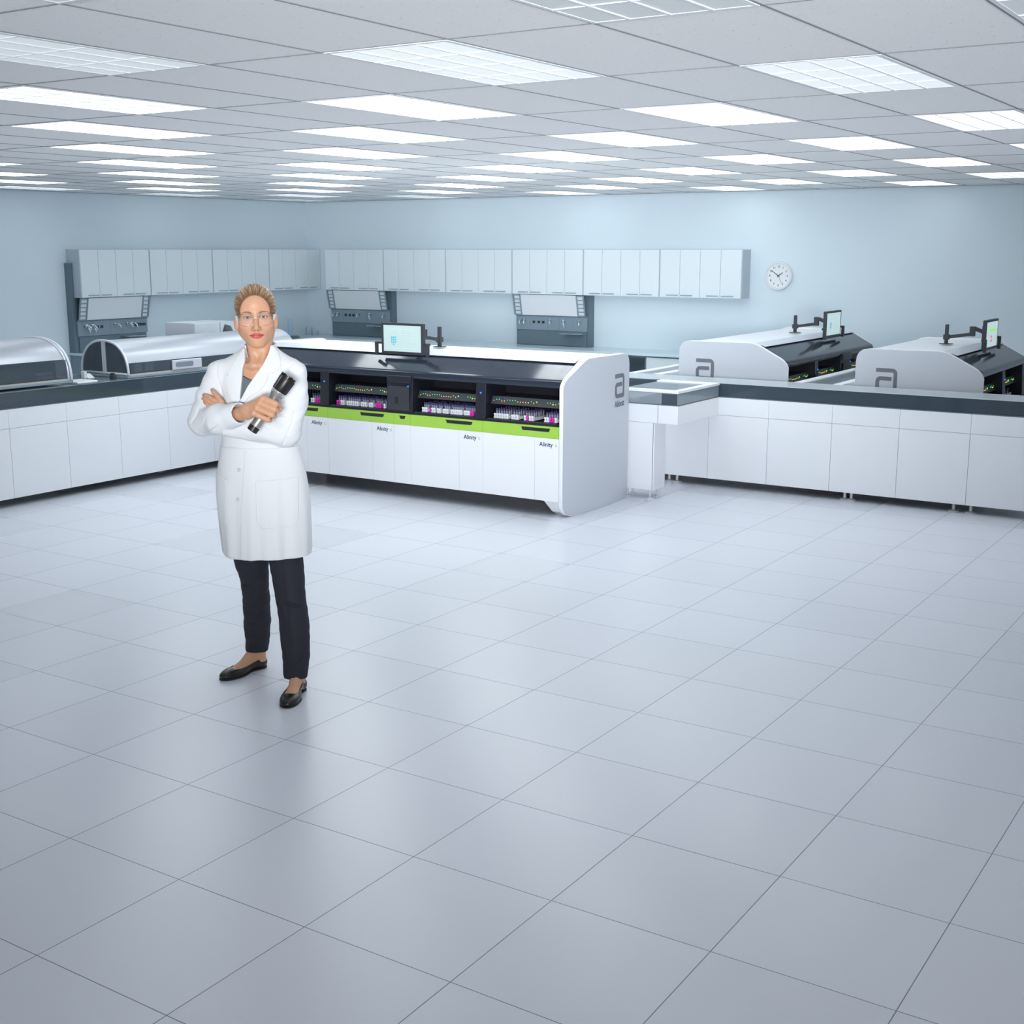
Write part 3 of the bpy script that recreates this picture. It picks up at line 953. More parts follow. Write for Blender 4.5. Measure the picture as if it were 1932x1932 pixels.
def make_analyzer(name, label, F, mirror, bays, near_text, far_logo=False, group=None, hot=None):
    """F(d,l,z): d depth from the front face, l along the front from the near end.
    bays: list of (kind, l0, l1). mirror: True when the near end is on the left seen from the front."""
    L = bays[-1][2] + 0.065
    r = thing(name, label, 'lab analyzer', F(DEP / 2, L / 2, 0))
    if group:
        r['group'] = group
    e1 = end_panel(r, F, 0.030, 0.0)
    e2 = end_panel(r, F, L - 0.030, L)
    bulge = lambda d: -0.035 * (1 - (2 * d / DEP - 1) ** 2) - 0.0012
    # logo on the near end panel. seen from outside, depth runs right on the main machine, left on mirrored ones
    sx, sz = 0.168, 0.176
    d0, z0 = (0.688, 0.776)
    if mirror:
        d0 = 0.625
    Ls, Rs = stroke(logo_path(), 0.17)
    vs, fs = [], []
    def lp(u, v, w):
        d = (d0 + u * sx) if not mirror else (d0 + (1 - u) * sx)
        return F(d, bulge(d) - w, z0 + v * sz)
    n = len(Ls)
    for (a, b), (c, e) in zip(Ls, Rs):
        vs += [lp(a, b, 0), lp(c, e, 0), lp(a, b, 0.001), lp(c, e, 0.001)]
    for i in range(n - 1):
        a, b = 4 * i, 4 * i + 4
        fs += [(a + 2, b + 2, b + 3, a + 3), (a, a + 1, b + 1, b), (a, b, b + 2, a + 2), (a + 1, a + 3, b + 3, b + 1)]
    fs += [(0, 2, 3, 1), (4 * n - 4, 4 * n - 3, 4 * n - 1, 4 * n - 2)]
    obj('logo', MB().add(vs, fs), M['logo'], e1)
    if near_text:
        def tp(u, v, w):
            d = (d0 + sx / 2 + u * 0.93) if not mirror else (d0 + sx / 2 - u * 0.93)
            return F(d, bulge(d) - w, 0.712 + v)
        text_mesh('lettering', near_text, 0.064, M['logo'], e1, tp, extrude=0.0005, bold=0.0016)
    # white body: top cover and back
    la, lb_ = 0.0305, L - 0.0305
    prof = rounded([(0.25, 1.070), (0.30, 1.086), (0.95, 1.082), (0.95, 0.10), (0.32, 0.10), (0.32, 1.02), (0.25, 1.045)], [0, 0.02, 0.09, 0.03, 0, 0, 0], 6)
    obj('top_cover', MB().prism(prof, la, lb_, lambda p, q, a: F(p, a, q)), M['white'], r, autosmooth=40)
    # black hood: sheet following the slope, and a nose
    out = rounded([(0.262, 1.078), (0.245, 1.078), (0.012, 0.953), (0.020, 0.905), (0.050, 0.898), (0.075, 0.94), (0.24, 1.03)], [0, 0.03, 0.06, 0.03, 0.01, 0.02, 0], 6)
    obj('hood', MB().prism(out, la, lb_, lambda p, q, a: F(p, a, q)), M['black_gloss'], r, autosmooth=45)
    obj('hood_trim', MB().prism([(0.205, 1.0655), (0.245, 1.0790), (0.31, 1.0905), (0.31, 1.0945), (0.242, 1.0835), (0.202, 1.0690)], la, lb_, lambda p, q, a: F(p, a, q)), M['alu'], r, autosmooth=45)
    # dark inside: floor, back, ceiling
    inn = MB()
    inn.prism([(0.012, 0.640), (0.30, 0.640), (0.30, 0.99), (0.285, 0.99), (0.285, 0.655), (0.012, 0.655)], la, lb_, lambda p, q, a: F(p, a, q))
    obj('bay_interior', inn, M['black_matte'], r)
    obj('base', MB().box(0.03, 0.319, la, lb_, 0.118, 0.6395, F=F), M['gap'], r)
    # base plinth under the machine, set back
    obj('plinth', MB().box(0.50, 0.88, 0.35, L - 0.35, 0.0, 0.0995, F=F), M['black_soft'], r)
    for s0, s1 in ((0.031, 0.165), (L - 0.165, L - 0.031)):
        obj('foot', MB().prism([(0.02, 0.112), (0.10, 0.112), (0.30, 0.112), (0.30, 0.0), (0.13, 0.0), (0.07, 0.03)], 0, 1, lambda p, q, a, s0=s0, s1=s1: F(p, (s0 if a == 0 else s1 - (0.04 if q < 0.1 and s0 < 1 else (0 if q > 0.1 else 0))) if s0 < 1 else (s1 if a == 1 else s0 + (0.04 if q < 0.1 else 0)), q)), M['white'], r)
    # dividers and the control column
    dash_z = (0.762, 0.816)
    nb = 0
    for kind, l0, l1 in bays:
        if kind == 'post':
            p = rounded([(0.004, 0.656), (0.02, 0.93), (0.12, 0.99), (0.284, 0.99), (0.284, 0.656)], [0, 0.05, 0.02, 0, 0], 5)
            o = obj('bay_divider', MB().prism(p, l0 + 0.004, l1 - 0.004, lambda a, q, c: F(a, c, q)), M['black'], r, bevel=0.004)
            lc = (l0 + l1) / 2
            obj('status_light', MB().tube([F(0.0090, lc - 0.005, 0.84), F(0.0035, lc - 0.005, 0.84)], 0.0065, 10), M['led_blue'], o)
        elif kind == 'control':
            p = rounded([(0.004, 0.656), (0.02, 0.93), (0.12, 0.99), (0.284, 0.99), (0.284, 0.656)], [0, 0.05, 0.02, 0, 0], 5)
            o = obj('control_column', MB().prism(p, l0 + 0.003, l1 - 0.003, lambda a, q, c: F(a, c, q)), M['black'], r, bevel=0.004)
            obj('column_panel', MB().box(0.0005, 0.006, l0 + 0.03, l1 - 0.02, 0.665, 0.845, F=F), M['black_soft'], o, bevel=0.002)
            lc = l0 + (l1 - l0) * (0.16 if not mirror else 0.84)
            obj('status_light', MB().tube([F(0.008, lc, 0.845), F(0.002, lc, 0.845)], 0.0075, 10), M['led_blue'], o)
            obj('card_slot', MB().box(-0.0008, 0.0004, l0 + 0.135, l0 + 0.16, 0.715, 0.765, F=F), M['black_matte'], o)
            obj('hood_block', MB().box(0.0, 0.03, l0 + 0.012, l1 - 0.012, 0.868, 0.925, F=F), M['black'], o, bevel=0.008)
        else:
            nb += 1
            s = obj('indicator_strip', MB().prism([(0.060, dash_z[0]), (0.085, dash_z[1]), (0.28, dash_z[1] + 0.004), (0.28, dash_z[0])], l0 + 0.006, l1 - 0.006, lambda a, q, c: F(a, c, q)), M['black_soft'], r)
            # lights
            pat = 'agGyYggggayyyygylnnnggLyg'
            mm = len(pat)
            wd = (l1 - l0) - 0.05
            for k, ch in enumerate(pat):
                u = k / (mm - 1)
                ll = (l1 - 0.028 - u * wd) if not mirror else (l0 + 0.028 + u * wd)
                if ch == 'n':
                    continue
                mt = {'g': 'led_green', 'G': 'led_green', 'l': 'led_lime', 'L': 'led_lime', 'a': 'led_amber', 'y': 'led_amber', 'Y': 'led_amber'}[ch]
                low = -0.005 if ch in 'yYaL' else 0.003
                zc = 0.790 + low
                dd = 0.060 + 0.025 * (zc - dash_z[0]) / (dash_z[1] - dash_z[0])
                rr = 0.0042 if ch in 'lL' else 0.0030
                obj('indicator_light', MB().tube([F(dd + 0.001, ll, zc), F(dd - 0.0022, ll, zc)], rr, 8), M[mt], s)
                if ch in 'GYL':
                    zb = zc + 0.015
                    dd = 0.060 + 0.025 * (zb - dash_z[0]) / (dash_z[1] - dash_z[0])
                    obj('indicator_light', MB().tube([F(dd + 0.001, ll, zb), F(dd - 0.0022, ll, zb)], 0.0022, 6), M['led_blue'], s)
            # ribbed back behind the racks and tray edge
            rb_ = MB()
            nn = int((l1 - l0) / 0.028)
            for k in range(nn):
                ll = l0 + 0.015 + k * 0.028
                rb_.box(0.262, 0.2845, ll, ll + 0.010, 0.656, 0.758, F=F)
            obj('rack_guides', rb_, M['black'], r)
            obj('tray_edge', MB().box(0.014, 0.03, l0 + 0.01, l1 - 0.01, 0.6555, 0.662, F=F), M['black_soft'], r)
    # green drawer fronts and white doors
    return r, L

RACK_N = [0]
def sample_rack(F, l, pink, label, group):
    """one slim rack: white (or magenta) clip-shaped front carrying capped tubes"""
    r = thing('sample_rack', label, 'sample rack', F(0.13, l, 0.6555), group)
    mt = M['rack_pink'] if pink else M['rack_white']
    b = MB()
    h = 0.0088
    z0 = 0.6625
    # hourglass-shaped front plate, then the slim carrier behind it
    out = [(-h, 0), (h, 0), (h, 0.008), (h * 0.45, 0.016), (h, 0.025), (h, 0.034), (-h, 0.034), (-h, 0.025), (-h * 0.45, 0.016), (-h, 0.008)]
    b.prism([(l + p, z0 + q) for p, q in out], 0.046, 0.060, lambda p, q, a: F(a, p, q))
    b.box(0.060, 0.25, l - 0.0065, l + 0.0065, z0, z0 + 0.022, F=F)
    obj('carrier', b, mt, r)
    for k, d in enumerate((0.075, 0.135, 0.195)):
        t = obj('tube', MB().tube([F(d, l, z0 + 0.0225), F(d, l, z0 + 0.052)], 0.0066, 8), M['tube'], r)
        obj('cap', MB().tube([F(d, l, z0 + 0.0522), F(d, l, z0 + 0.068)], 0.0078, 8), M['tube_cap'], t)
    return r

def fronts(r, F, cuts_green, cuts_white, handles, text_panels, L, mirror):
    c = [0.031] + cuts_green + [L - 0.031]
    for a, b in zip(c[:-1], c[1:]):
        g_ = obj('drawer_front', MB().box(0.0, 0.0145, a + 0.0006, b - 0.0006, 0.5585, 0.6395, F=F), M['green'], r)
        for h0, h1 in handles:
            if a <= (h0 + h1) / 2 <= b:
                sl = 0.012
                obj('handle', MB().prism([(h0, 0.626), (h1, 0.626), (h1 - sl, 0.602), (h0 + sl, 0.602)], -0.0012, -0.0001, lambda p, q, a_: F(a_, p, q)), M['black'], g_)
    c = [0.031] + cuts_white + [L - 0.031]
    for a, b in zip(c[:-1], c[1:]):
        d = obj('door_panel', MB().box(0.0, 0.0145, a + 0.0008, b - 0.0008, 0.114, 0.5575, F=F), M['white'], r)
        for t0, t1 in text_panels:
            if abs(a - t0) < 0.02:
                sg = -1 if not mirror else 1
                lc = (a + b) / 2 - sg * 0.006
                FT = lambda u, v, w, lc=lc, sg=sg: F(-0.0002 - w, lc + sg * u, 0.500 + v)
                text_mesh('lettering', 'Alinity', 0.042, M['lettering'], d, FT, extrude=0.0005, bold=0.0007)
                lc2 = (a + b) / 2 + sg * 0.076
                FT2 = lambda u, v, w, lc=lc2, sg=sg: F(-0.0002 - w, lc + sg * u, 0.502 + v)
                text_mesh('lettering', 'c', 0.036, M['lettering_green'], d, FT2, extrude=0.0005, bold=0.0008)

# --- the large front analyzer: front along x = 7.497, near end at y = 4.465
FM = lambda d, l, z: (7.497 + d, 4.465 + l, z)
bays_main = [('bay', 0.056, 0.645), ('post', 0.645, 0.740), ('bay', 0.740, 1.300), ('control', 1.300, 1.550), ('bay', 1.550, 2.115), ('post', 2.115, 2.212), ('bay', 2.212, 2.89)]
mainA, LM = make_analyzer('analyzer', 'large white analyzer with black hood and lime green stripe, beside the woman', FM, False, bays_main, 'Abbott')
fronts(mainA, FM, [0.668, 1.318, 1.475, 2.125], [0.228, 0.668, 0.878, 1.318, 1.475, 1.685, 2.125, 2.345], [(0.101, 0.341), (0.756, 0.995), (1.363, 1.423), (1.566, 1.801), (2.22, 2.46)], [(0.031, 0.228), (0.668, 0.878), (1.475, 1.685), (2.125, 2.345)], LM, False)

# racks, listed from the left in the picture (high l first): w white, m magenta, . empty place
RACKS = [(2.212, 2.80, '........wwwwwwwmmmw'), (1.55, 2.115, '..mmwwwwwwwwwwwwwwwmmw'), (0.74, 1.30, '..www..mww.ww.www.wwwwwww.wwwm'), (0.056, 0.645, '.wwwwwwww.www..wmww....wwmmww')]
RACKS = [(2.212, 2.89, '........................wwmmm'), (1.55, 2.115, '.mmww.wwwwww.www.ww.mmm.w.'), (0.74, 1.30, '..www.mww.ww.www.wwwwww.wwwmm.'), (0.056, 0.645, '.wwwwww.www..wmww....wwmmw')]
bayname = ['partly hidden by the woman', 'left of the control column', 'right of the control column', 'nearest the end panel']
for (l0, l1, s), bn in zip(RACKS, bayname):
    tot = sum(ch != '.' for ch in s)
    idx = 0
    for k, ch in enumerate(s):
        if ch == '.':
            continue
        l = l1 - 0.02 - (k + 0.5) * (l1 - l0 - 0.04) / len(s)
        wh = ORD[idx] if idx else 'leftmost'
        idx += 1
        sample_rack(FM, l, ch == 'm', ('magenta' if ch == 'm' else 'white') + ' tube rack, ' + (wh + ' from the left' if wh != 'leftmost' else wh) + ' in the analyzer bay ' + bn, 'sample racks in the large front analyzer')

# --- two rear analyzers behind the right bench, fronts along y, near ends facing the viewer
bays_r = [('bay', 0.056, 0.69), ('post', 0.69, 0.765), ('bay', 0.765, 1.335), ('control', 1.335, 1.60), ('bay', 1.60, 2.19)]
FA = lambda d, l, z: (9.82 + l, 3.755 + d, z)
recA, LA = make_analyzer('analyzer', 'left one of the two rear analyzers with dark hood, behind the right bench', FA, True, bays_r, 'Abbott')
fronts(recA, FA, [0.69, 1.335, 1.60], [0.28, 0.69, 0.98, 1.335, 1.60, 1.85], [(0.3, 0.5), (0.95, 1.15), (1.44, 1.5), (1.8, 2.0)], [], LA, True)
FB = lambda d, l, z: (9.775 + l, 2.225 + d, z)
bays_s = [('bay', 0.056, 0.69), ('post', 0.69, 0.80), ('bay', 0.80, 1.40), ('post', 1.40, 1.50)]
recB, LB = make_analyzer('analyzer', 'right one of the two rear analyzers, cut by the right edge of the picture', FB, True, bays_s, 'Abbott')
fronts(recB, FB, [0.69, 1.335], [0.28, 0.69, 0.98, 1.335], [(0.3, 0.5), (0.95, 1.15)], [], LB, True)
RR = [(FA, 0.765, 1.335, '.wwwwwwww....', 'second bay of the left rear analyzer'), (FA, 1.60, 2.19, 'wwmww.wwww', 'farthest bay of the left rear analyzer'), (FB, 0.80, 1.40, '.mw.wmw.w....', 'second bay of the right rear analyzer')]
for Fx, l0, l1, s, bn in RR:
    idx = 0
    for k, ch in enumerate(s):
        if ch == '.':
            continue
        l = l0 + 0.02 + (k + 0.5) * (l1 - l0 - 0.04) / len(s)
        wh = ORD[idx] if idx else 'leftmost'
        idx += 1
        sample_rack(Fx, l, ch == 'm', ('magenta' if ch == 'm' else 'white') + ' tube rack, ' + (wh + ' from the left' if idx > 1 else wh) + ' in the ' + bn, 'sample racks in the rear analyzers')

# --- monitors on arms standing on the analyzers
def make_monitor(F, ld, dpole, label, variant):
    """ld: position of the screen middle along the front; F as for the analyzer"""
    zt = 1.0935
    r = thing('monitor', label, 'monitor', F(dpole, ld, zt), 'touch screens on the analyzers')
    p = MB().tube([F(dpole, ld, zt), F(dpole, ld, zt + 0.004)], 0.055, 24)
    obj('pole_base', p, M['black_soft'], r, autosmooth=40)
    obj('pole', MB().box(dpole - 0.013, dpole + 0.013, ld - 0.013, ld + 0.013, zt + 0.0042, 1.25, F=F), M['black_soft'], r, bevel=0.003)
    a = MB()
    de = dpole - 0.20
    a.bar(F(dpole - 0.012, ld, 1.15), F(de + 0.01, ld, 1.178), 0.028, 0.026)
    a.box(dpole - 0.022, dpole + 0.022, ld - 0.022, ld + 0.022, 1.13, 1.17, F=F)
    a.box(de - 0.02, de + 0.02, ld - 0.018, ld + 0.018, 1.162, 1.240, F=F)
    a.bar(F(de - 0.015, ld, 1.225), F(0.205, ld, 1.195), 0.028, 0.030)
    obj('arm', a, M['black_soft'], r, bevel=0.003)
    d0, d1 = 0.150, 0.178
    b = MB()
    hw = 0.198
    z0_, z1_ = 1.065, 1.300
    b.prism(rounded([(ld - hw, z0_), (ld + hw, z0_), (ld + hw, z1_), (ld - hw, z1_)], 0.006, 3), d0, d1, lambda p, q, c: F(c, p, q))
    b.box(d1, d1 + 0.035, ld - 0.06, ld + 0.06, 1.13, 1.25, F=F)
    bz = obj('bezel', b, M['black_soft'], r, bevel=0.002)
    s = obj('screen', MB().box(d0 - 0.0012, d0 - 0.0002, ld - hw + 0.022, ld + hw - 0.022, z0_ + 0.022, z1_ - 0.018, F=F), M['screen'], r)
    sg = 1 if r['label'].startswith('touch screen on the large') else -1
    # what the screen shows; u runs left to right as seen
    U = lambda u: ld + (-1 if variant == 'main' else 1) * u
    def blk(name, u0, u1, v0, v1, m_):
        obj(name, MB().box(d0 - 0.0020, d0 - 0.0014, min(U(u0), U(u1)), max(U(u0), U(u1)), v0, v1, F=F), m_, s)
    if variant in ('main', 'grid'):
        for (u0, u1, v0, v1) in ((-0.14, 0.14, 1.252, 1.2535), (-0.14, 0.14, 1.112, 1.1135), (-0.141, -0.1395, 1.112, 1.2535), (0.1395, 0.141, 1.112, 1.2535)):
            blk('window_outline', u0, u1, v0, v1, M['screen_gray'])
        for row in range(4):
            for c in range(3):
                if row == 3 and c != 1:
                    continue
                u = -0.098 + c * 0.0175
                v = 1.192 - row * 0.0175
                blk('key', u - 0.0062, u + 0.0062, v - 0.0068, v + 0.0068, M['screen_blue'])
        for (u, w_, v) in ((-0.02, 0.03, 1.238), (-0.02, 0.022, 1.215), (0.03, 0.012, 1.215), (0.03, 0.008, 1.195), (-0.02, 0.006, 1.195), (0.10, 0.045, 1.238), (0.105, 0.03, 1.215), (0.105, 0.03, 1.19), (0.105, 0.03, 1.165), (-0.115, 0.018, 1.238)):
            blk('text_line', u - w_ / 2, u + w_ / 2, v - 0.0016, v + 0.0016, M['screen_gray'])
    else:
        blk('green_bar', -0.10, 0.13, 1.205, 1.228, M['screen_green'])
        for u0 in (-0.05,):
            for v0 in (1.155, 1.125):
                blk('pink_block', u0, u0 + 0.055, v0, v0 + 0.02, M['screen_pink'])
        for v in (1.265, 1.24, 1.215, 1.19, 1.16, 1.13, 1.105):
            blk('side_icon', -0.160, -0.145, v - 0.005, v + 0.005, M['screen_gray'])
        for u in (-0.08, -0.03, 0.02, 0.07, 0.12):
            blk('tile', u - 0.015, u + 0.015, 1.245, 1.25, M['screen_gray'])
    for sgn in (-1, 1):
        h = MB()
        h.box(d0 + 0.006, d0 + 0.022, min(ld + sgn * hw, ld + sgn * (hw + 0.052)), max(ld + sgn * hw, ld + sgn * (hw + 0.052)), 1.138, 1.156, F=F)
        h.box(d0 - 0.020, d0 + 0.006, min(ld + sgn * (hw + 0.032), ld + sgn * (hw + 0.052)), max(ld + sgn * (hw + 0.032), ld + sgn * (hw + 0.052)), 1.055, 1.156, F=F)
        obj('side_handle', h, M['black_soft'], r, bevel=0.003)
    return r

make_monitor(FM, 1.50, 0.625, 'touch screen on the large front analyzer', 'main')
make_monitor(FA, 1.48, 0.51, 'touch screen on the left rear analyzer', 'grid')
make_monitor(FB, 0.83, 0.50, 'touch screen with green bar and pink blocks on the right rear analyzer', 'list')
# ------------------------------------------------------------------ the woman: implicit surfaces meshed with surface nets
PG = np.array([3.86, 3.736, 0.0])                 # ground point under her
PU = np.array([0.5457, -0.8380, 0.0])             # to her left
PU = PU / np.linalg.norm(PU)
PW = np.array([-0.8380, -0.5457, 0.0])            # the way she faces
PW = PW / np.linalg.norm(PW)
def to_world(a):
    a = np.asarray(a, float)
    return PG + a[..., 0:1] * PU + a[..., 1:2] * PW + a[..., 2:3] * np.array([0, 0, 1.0])

f32 = np.float32
class Grid:
    def __init__(self, lo, hi, h):
        self.lo = np.array(lo, float)
        self.h = h
        self.n = [int(math.ceil((b - a) / h)) + 1 for a, b in zip(lo, hi)]
        self.x = (lo[0] + h * np.arange(self.n[0])).astype(f32)[:, None, None]
        self.y = (lo[1] + h * np.arange(self.n[1])).astype(f32)[None, :, None]
        self.z = (lo[2] + h * np.arange(self.n[2])).astype(f32)[None, None, :]
    def full(self):
        return self.x + 0 * self.y + 0 * self.z, self.y + 0 * self.x + 0 * self.z, self.z + 0 * self.x + 0 * self.y

def smin(a, b, k):
    if k <= 0:
        return np.minimum(a, b)
    h = np.maximum(k - np.abs(a - b), 0) / k
    return np.minimum(a, b) - h * h * k * 0.25
def smax(a, b, k):
    return -smin(-a, -b, k)
def ell(P, c, r, rot=None):
    d = [P[i] - f32(c[i]) for i in range(3)]
    if rot is not None:
        d = [sum(f32(rot[i][j]) * d[j] for j in range(3)) for i in range(3)]
    k0 = np.sqrt(sum((d[i] / f32(r[i])) ** 2 for i in range(3)))
    k1 = np.sqrt(sum((d[i] / f32(r[i] * r[i])) ** 2 for i in range(3))) + f32(1e-9)
    return k0 * (k0 - 1) / k1
def cone(P, a, b, ra, rb):
    a = np.array(a, float)
    b = np.array(b, float)
    ba = b - a
    L2 = float(ba @ ba)
    d = [P[i] - f32(a[i]) for i in range(3)]
    t = np.clip(sum(d[i] * f32(ba[i]) for i in range(3)) / f32(L2), 0, 1)
    q = sum((d[i] - t * f32(ba[i])) ** 2 for i in range(3))
    return np.sqrt(q) - (f32(ra) + t * f32(rb - ra))
def chain(P, pts, rs, k=0.0):
    out = None
    for i in range(len(pts) - 1):
        c = cone(P, pts[i], pts[i + 1], rs[i], rs[i + 1])
        out = c if out is None else smin(out, c, k)
    return out
def loft(P, table):
    """stack of ellipses along z: rows (z, cx, cy, a, b)"""
    tb = np.array(table, float)
    tb = tb[np.argsort(tb[:, 0])]
    z = P[2]
    # smooth interpolation
    def itp(col):
        zz = np.linspace(tb[0, 0], tb[-1, 0], 400)
        v = np.interp(zz, tb[:, 0], tb[:, col])
        ker = np.hanning(31)
        ker /= ker.sum()
        v = np.convolve(np.pad(v, 15, mode='edge'), ker, mode='valid')
        return np.interp(z, zz, v).astype(f32)
    cx, cy, a, b = itp(1), itp(2), itp(3), itp(4)
    dx = (P[0] - cx)
    dy = (P[1] - cy)
    k0 = np.sqrt((dx / a) ** 2 + (dy / b) ** 2)
    k1 = np.sqrt((dx / (a * a)) ** 2 + (dy / (b * b)) ** 2) + f32(1e-6)
    d = k0 * (k0 - 1) / k1
    d = np.where(k0 < 0.3, -np.minimum(a, b) * 0.7, d)
    return np.maximum(d, np.maximum(f32(tb[0, 0]) - z, z - f32(tb[-1, 0])))
def poly2(X, Z, pts):
    """signed distance to a 2D polygon (negative inside)"""
    d = None
    s = None
    n = len(pts)
    for i in range(n):
        ax, az = pts[i]
        bx, bz = pts[(i + 1) % n]
        ex, ez = bx - ax, bz - az
        wx, wz = X - f32(ax), Z - f32(az)
        t = np.clip((wx * f32(ex) + wz * f32(ez)) / f32(ex * ex + ez * ez + 1e-12), 0, 1)
        q = (wx - t * f32(ex)) ** 2 + (wz - t * f32(ez)) ** 2
        d = q if d is None else np.minimum(d, q)
        c1 = Z >= f32(az)
        c2 = Z < f32(bz)
        c3 = ex * wz > ez * wx
        flip = (c1 & c2 & c3) | (~c1 & ~c2 & ~c3)
        sg = np.where(flip, f32(-1), f32(1))
        s = sg if s is None else s * sg
    return np.sqrt(d) * s

def surface_nets(v, lo, h):
    """naive surface nets on a scalar field; returns vertices and quads"""
    nx, ny, nz = v.shape
    s = v < 0
    cnt = np.zeros((nx - 1, ny - 1, nz - 1), np.int8)
    for i in (0, 1):
        for j in (0, 1):
            for k in (0, 1):
                cnt += s[i:nx - 1 + i, j:ny - 1 + j, k:nz - 1 + k]
    act = (cnt > 0) & (cnt < 8)
    idx = np.argwhere(act)
    if len(idx) == 0:
        return np.zeros((0, 3)), np.zeros((0, 4), int)
    ids = np.full(act.shape, -1, np.int64)
    ids[act] = np.arange(len(idx))
    acc = np.zeros((len(idx), 3))
    num = np.zeros(len(idx))
    I, J, K = idx.T
    cor = [(a, b, c) for a in (0, 1) for b in (0, 1) for c in (0, 1)]
    val = {c: v[I + c[0], J + c[1], K + c[2]].astype(float) for c in cor}
    for c in cor:
        for ax in range(3):
            if c[ax] == 0:
                e = list(c)
                e[ax] = 1
                e = tuple(e)
                v0, v1 = val[c], val[e]
                m = (v0 < 0) != (v1 < 0)
                t = np.zeros(len(idx))
                t[m] = v0[m] / (v0[m] - v1[m])
                p = np.array(c, float)[None, :].repeat(len(idx), 0)
                p[:, ax] += t
                acc[m] += p[m]
                num[m] += 1
    verts = (idx + acc / num[:, None]) * h + np.array(lo)
    quads = []
    for ax in range(3):
        b, c = (ax + 1) % 3, (ax + 2) % 3
        sl0 = [slice(None)] * 3
        sl1 = [slice(None)] * 3
        sl0[ax] = slice(0, -1)
        sl1[ax] = slice(1, None)
        ch = s[tuple(sl0)] != s[tuple(sl1)]
        # interior edges only
        q = np.argwhere(ch)
        ok = (q[:, b] > 0) & (q[:, c] > 0) & (q[:, b] < v.shape[b] - 1) & (q[:, c] < v.shape[c] - 1)
        q = q[ok]
        if len(q) == 0:
            continue
        def cell(db, dc):
            r = q.copy()
            r[:, b] -= db
            r[:, c] -= dc
            return ids[r[:, 0], r[:, 1], r[:, 2]]
        quad = np.stack([cell(1, 1), cell(0, 1), cell(0, 0), cell(1, 0)], 1)
        fl = s[tuple(q.T)]
        quad[fl] = quad[fl][:, ::-1]
        quads.append(quad)
    quads = np.concatenate(quads)
    quads = quads[(quads >= 0).all(1)]
    return verts, quads[:, ::-1]

def relax(verts, quads, it=2, lam=0.5):
    n = len(verts)
    e = np.concatenate([quads[:, [0, 1]], quads[:, [1, 2]], quads[:, [2, 3]], quads[:, [3, 0]]])
    for _ in range(it):
        for l_ in (lam, -lam * 0.94):
            acc = np.zeros_like(verts)
            num = np.zeros(n)
            for a, b in ((0, 1), (1, 0)):
                for k in range(3):
                    acc[:, k] += np.bincount(e[:, a], verts[e[:, b], k], n)
                num += np.bincount(e[:, a], minlength=n)
            verts = verts + l_ * (acc / np.maximum(num, 1)[:, None] - verts)
    return verts

def mesh_field(f, lo, hi, h, it=2):
    G = Grid(lo, hi, h)
    P = (G.x, G.y, G.z)
    v = np.broadcast_to(f(P), G.n)
    vs, qs = surface_nets(v, G.lo, h)
    if it and len(vs):
        vs = relax(vs, qs, it)
    return vs, qs

def person_mesh(name, blocks, mt, parent, color=None, smooth=True):
    """blocks: list of (verts, quads) in her frame -> one mesh object"""
    V, Q = [], []
    n = 0
    for v, q in blocks:
        V.append(v)
        Q.append(q + n)
        n += len(v)
    V = np.concatenate(V)
    Q = np.concatenate(Q)
    me = bpy.data.meshes.new(name)
    Wd = to_world(V) - np.array(world_loc(parent))
    # (u, w, z) is a mirrored frame: flip the winding
    Q = Q[:, ::-1]
    me.vertices.add(len(Wd))
    me.vertices.foreach_set('co', Wd.astype(f32).ravel())
    me.loops.add(Q.size)
    me.loops.foreach_set('vertex_index', Q.astype(np.int32).ravel())
    me.polygons.add(len(Q))
    me.polygons.foreach_set('loop_start', np.arange(0, Q.size, 4, dtype=np.int32))
    me.polygons.foreach_set('use_smooth', np.ones(len(Q), bool))
    me.update(calc_edges=True)
    me.validate()
    if color is not None:
        at = me.color_attributes.new('Col', 'FLOAT_COLOR', 'POINT')
        c = np.concatenate([color(V).astype(f32), np.ones((len(V), 1), f32)], 1)
        at.data.foreach_set('color', c.ravel())
    o = bpy.data.objects.new(name, me)
    COL.objects.link(o)
    me.materials.append(mt)
    o.parent = parent
    return o

def vcol_mat(name, rough, sss=0.0, spec=0.4):
    mt = bpy.data.materials.new(name)
    mt.use_nodes = True
    nt = mt.node_tree
    b = nt.nodes['Principled BSDF']
    a = nt.nodes.new('ShaderNodeVertexColor')
    a.layer_name = 'Col'
    nt.links.new(a.outputs['Color'], b.inputs['Base Color'])
    b.inputs['Roughness'].default_value = rough
    b.inputs['Specular IOR Level'].default_value = spec
    if sss > 0:
        b.inputs['Subsurface Weight'].default_value = sss
        b.inputs['Subsurface Radius'].default_value = (0.012, 0.005, 0.003)
        b.inputs['Subsurface Scale'].default_value = 0.5
    return mt
M['skin'] = vcol_mat('skin', 0.42, 0.12)
M['hair'] = vcol_mat('hair', 0.38)
M['eye'] = vcol_mat('eye', 0.08)
M['coat'] = mat('white_cotton', (0.82, 0.83, 0.85), 0.8, spec=0.2, bump=0.15, nscale=300)
M['button'] = mat('pearl_button', (0.62, 0.63, 0.66), 0.3)
M['top_gray'] = mat('gray_knit', (0.14, 0.165, 0.19), 0.8)
M['trouser'] = mat('charcoal_cloth', (0.026, 0.026, 0.038), 0.75, spec=0.3, bump=0.1, nscale=400)
M['shoe'] = mat('black_leather', (0.014, 0.012, 0.010), 0.3, bump=0.25, nscale=90)
M['shoe_sole'] = mat('shoe_sole', (0.02, 0.018, 0.015), 0.6)
M['lens'] = glass_mat('clear_lens', (0.75, 0.78, 0.80), 0.045, 0.03)
M['glasses'] = glass_mat('clear_temple', (0.90, 0.91, 0.95), 0.55, 0.12)
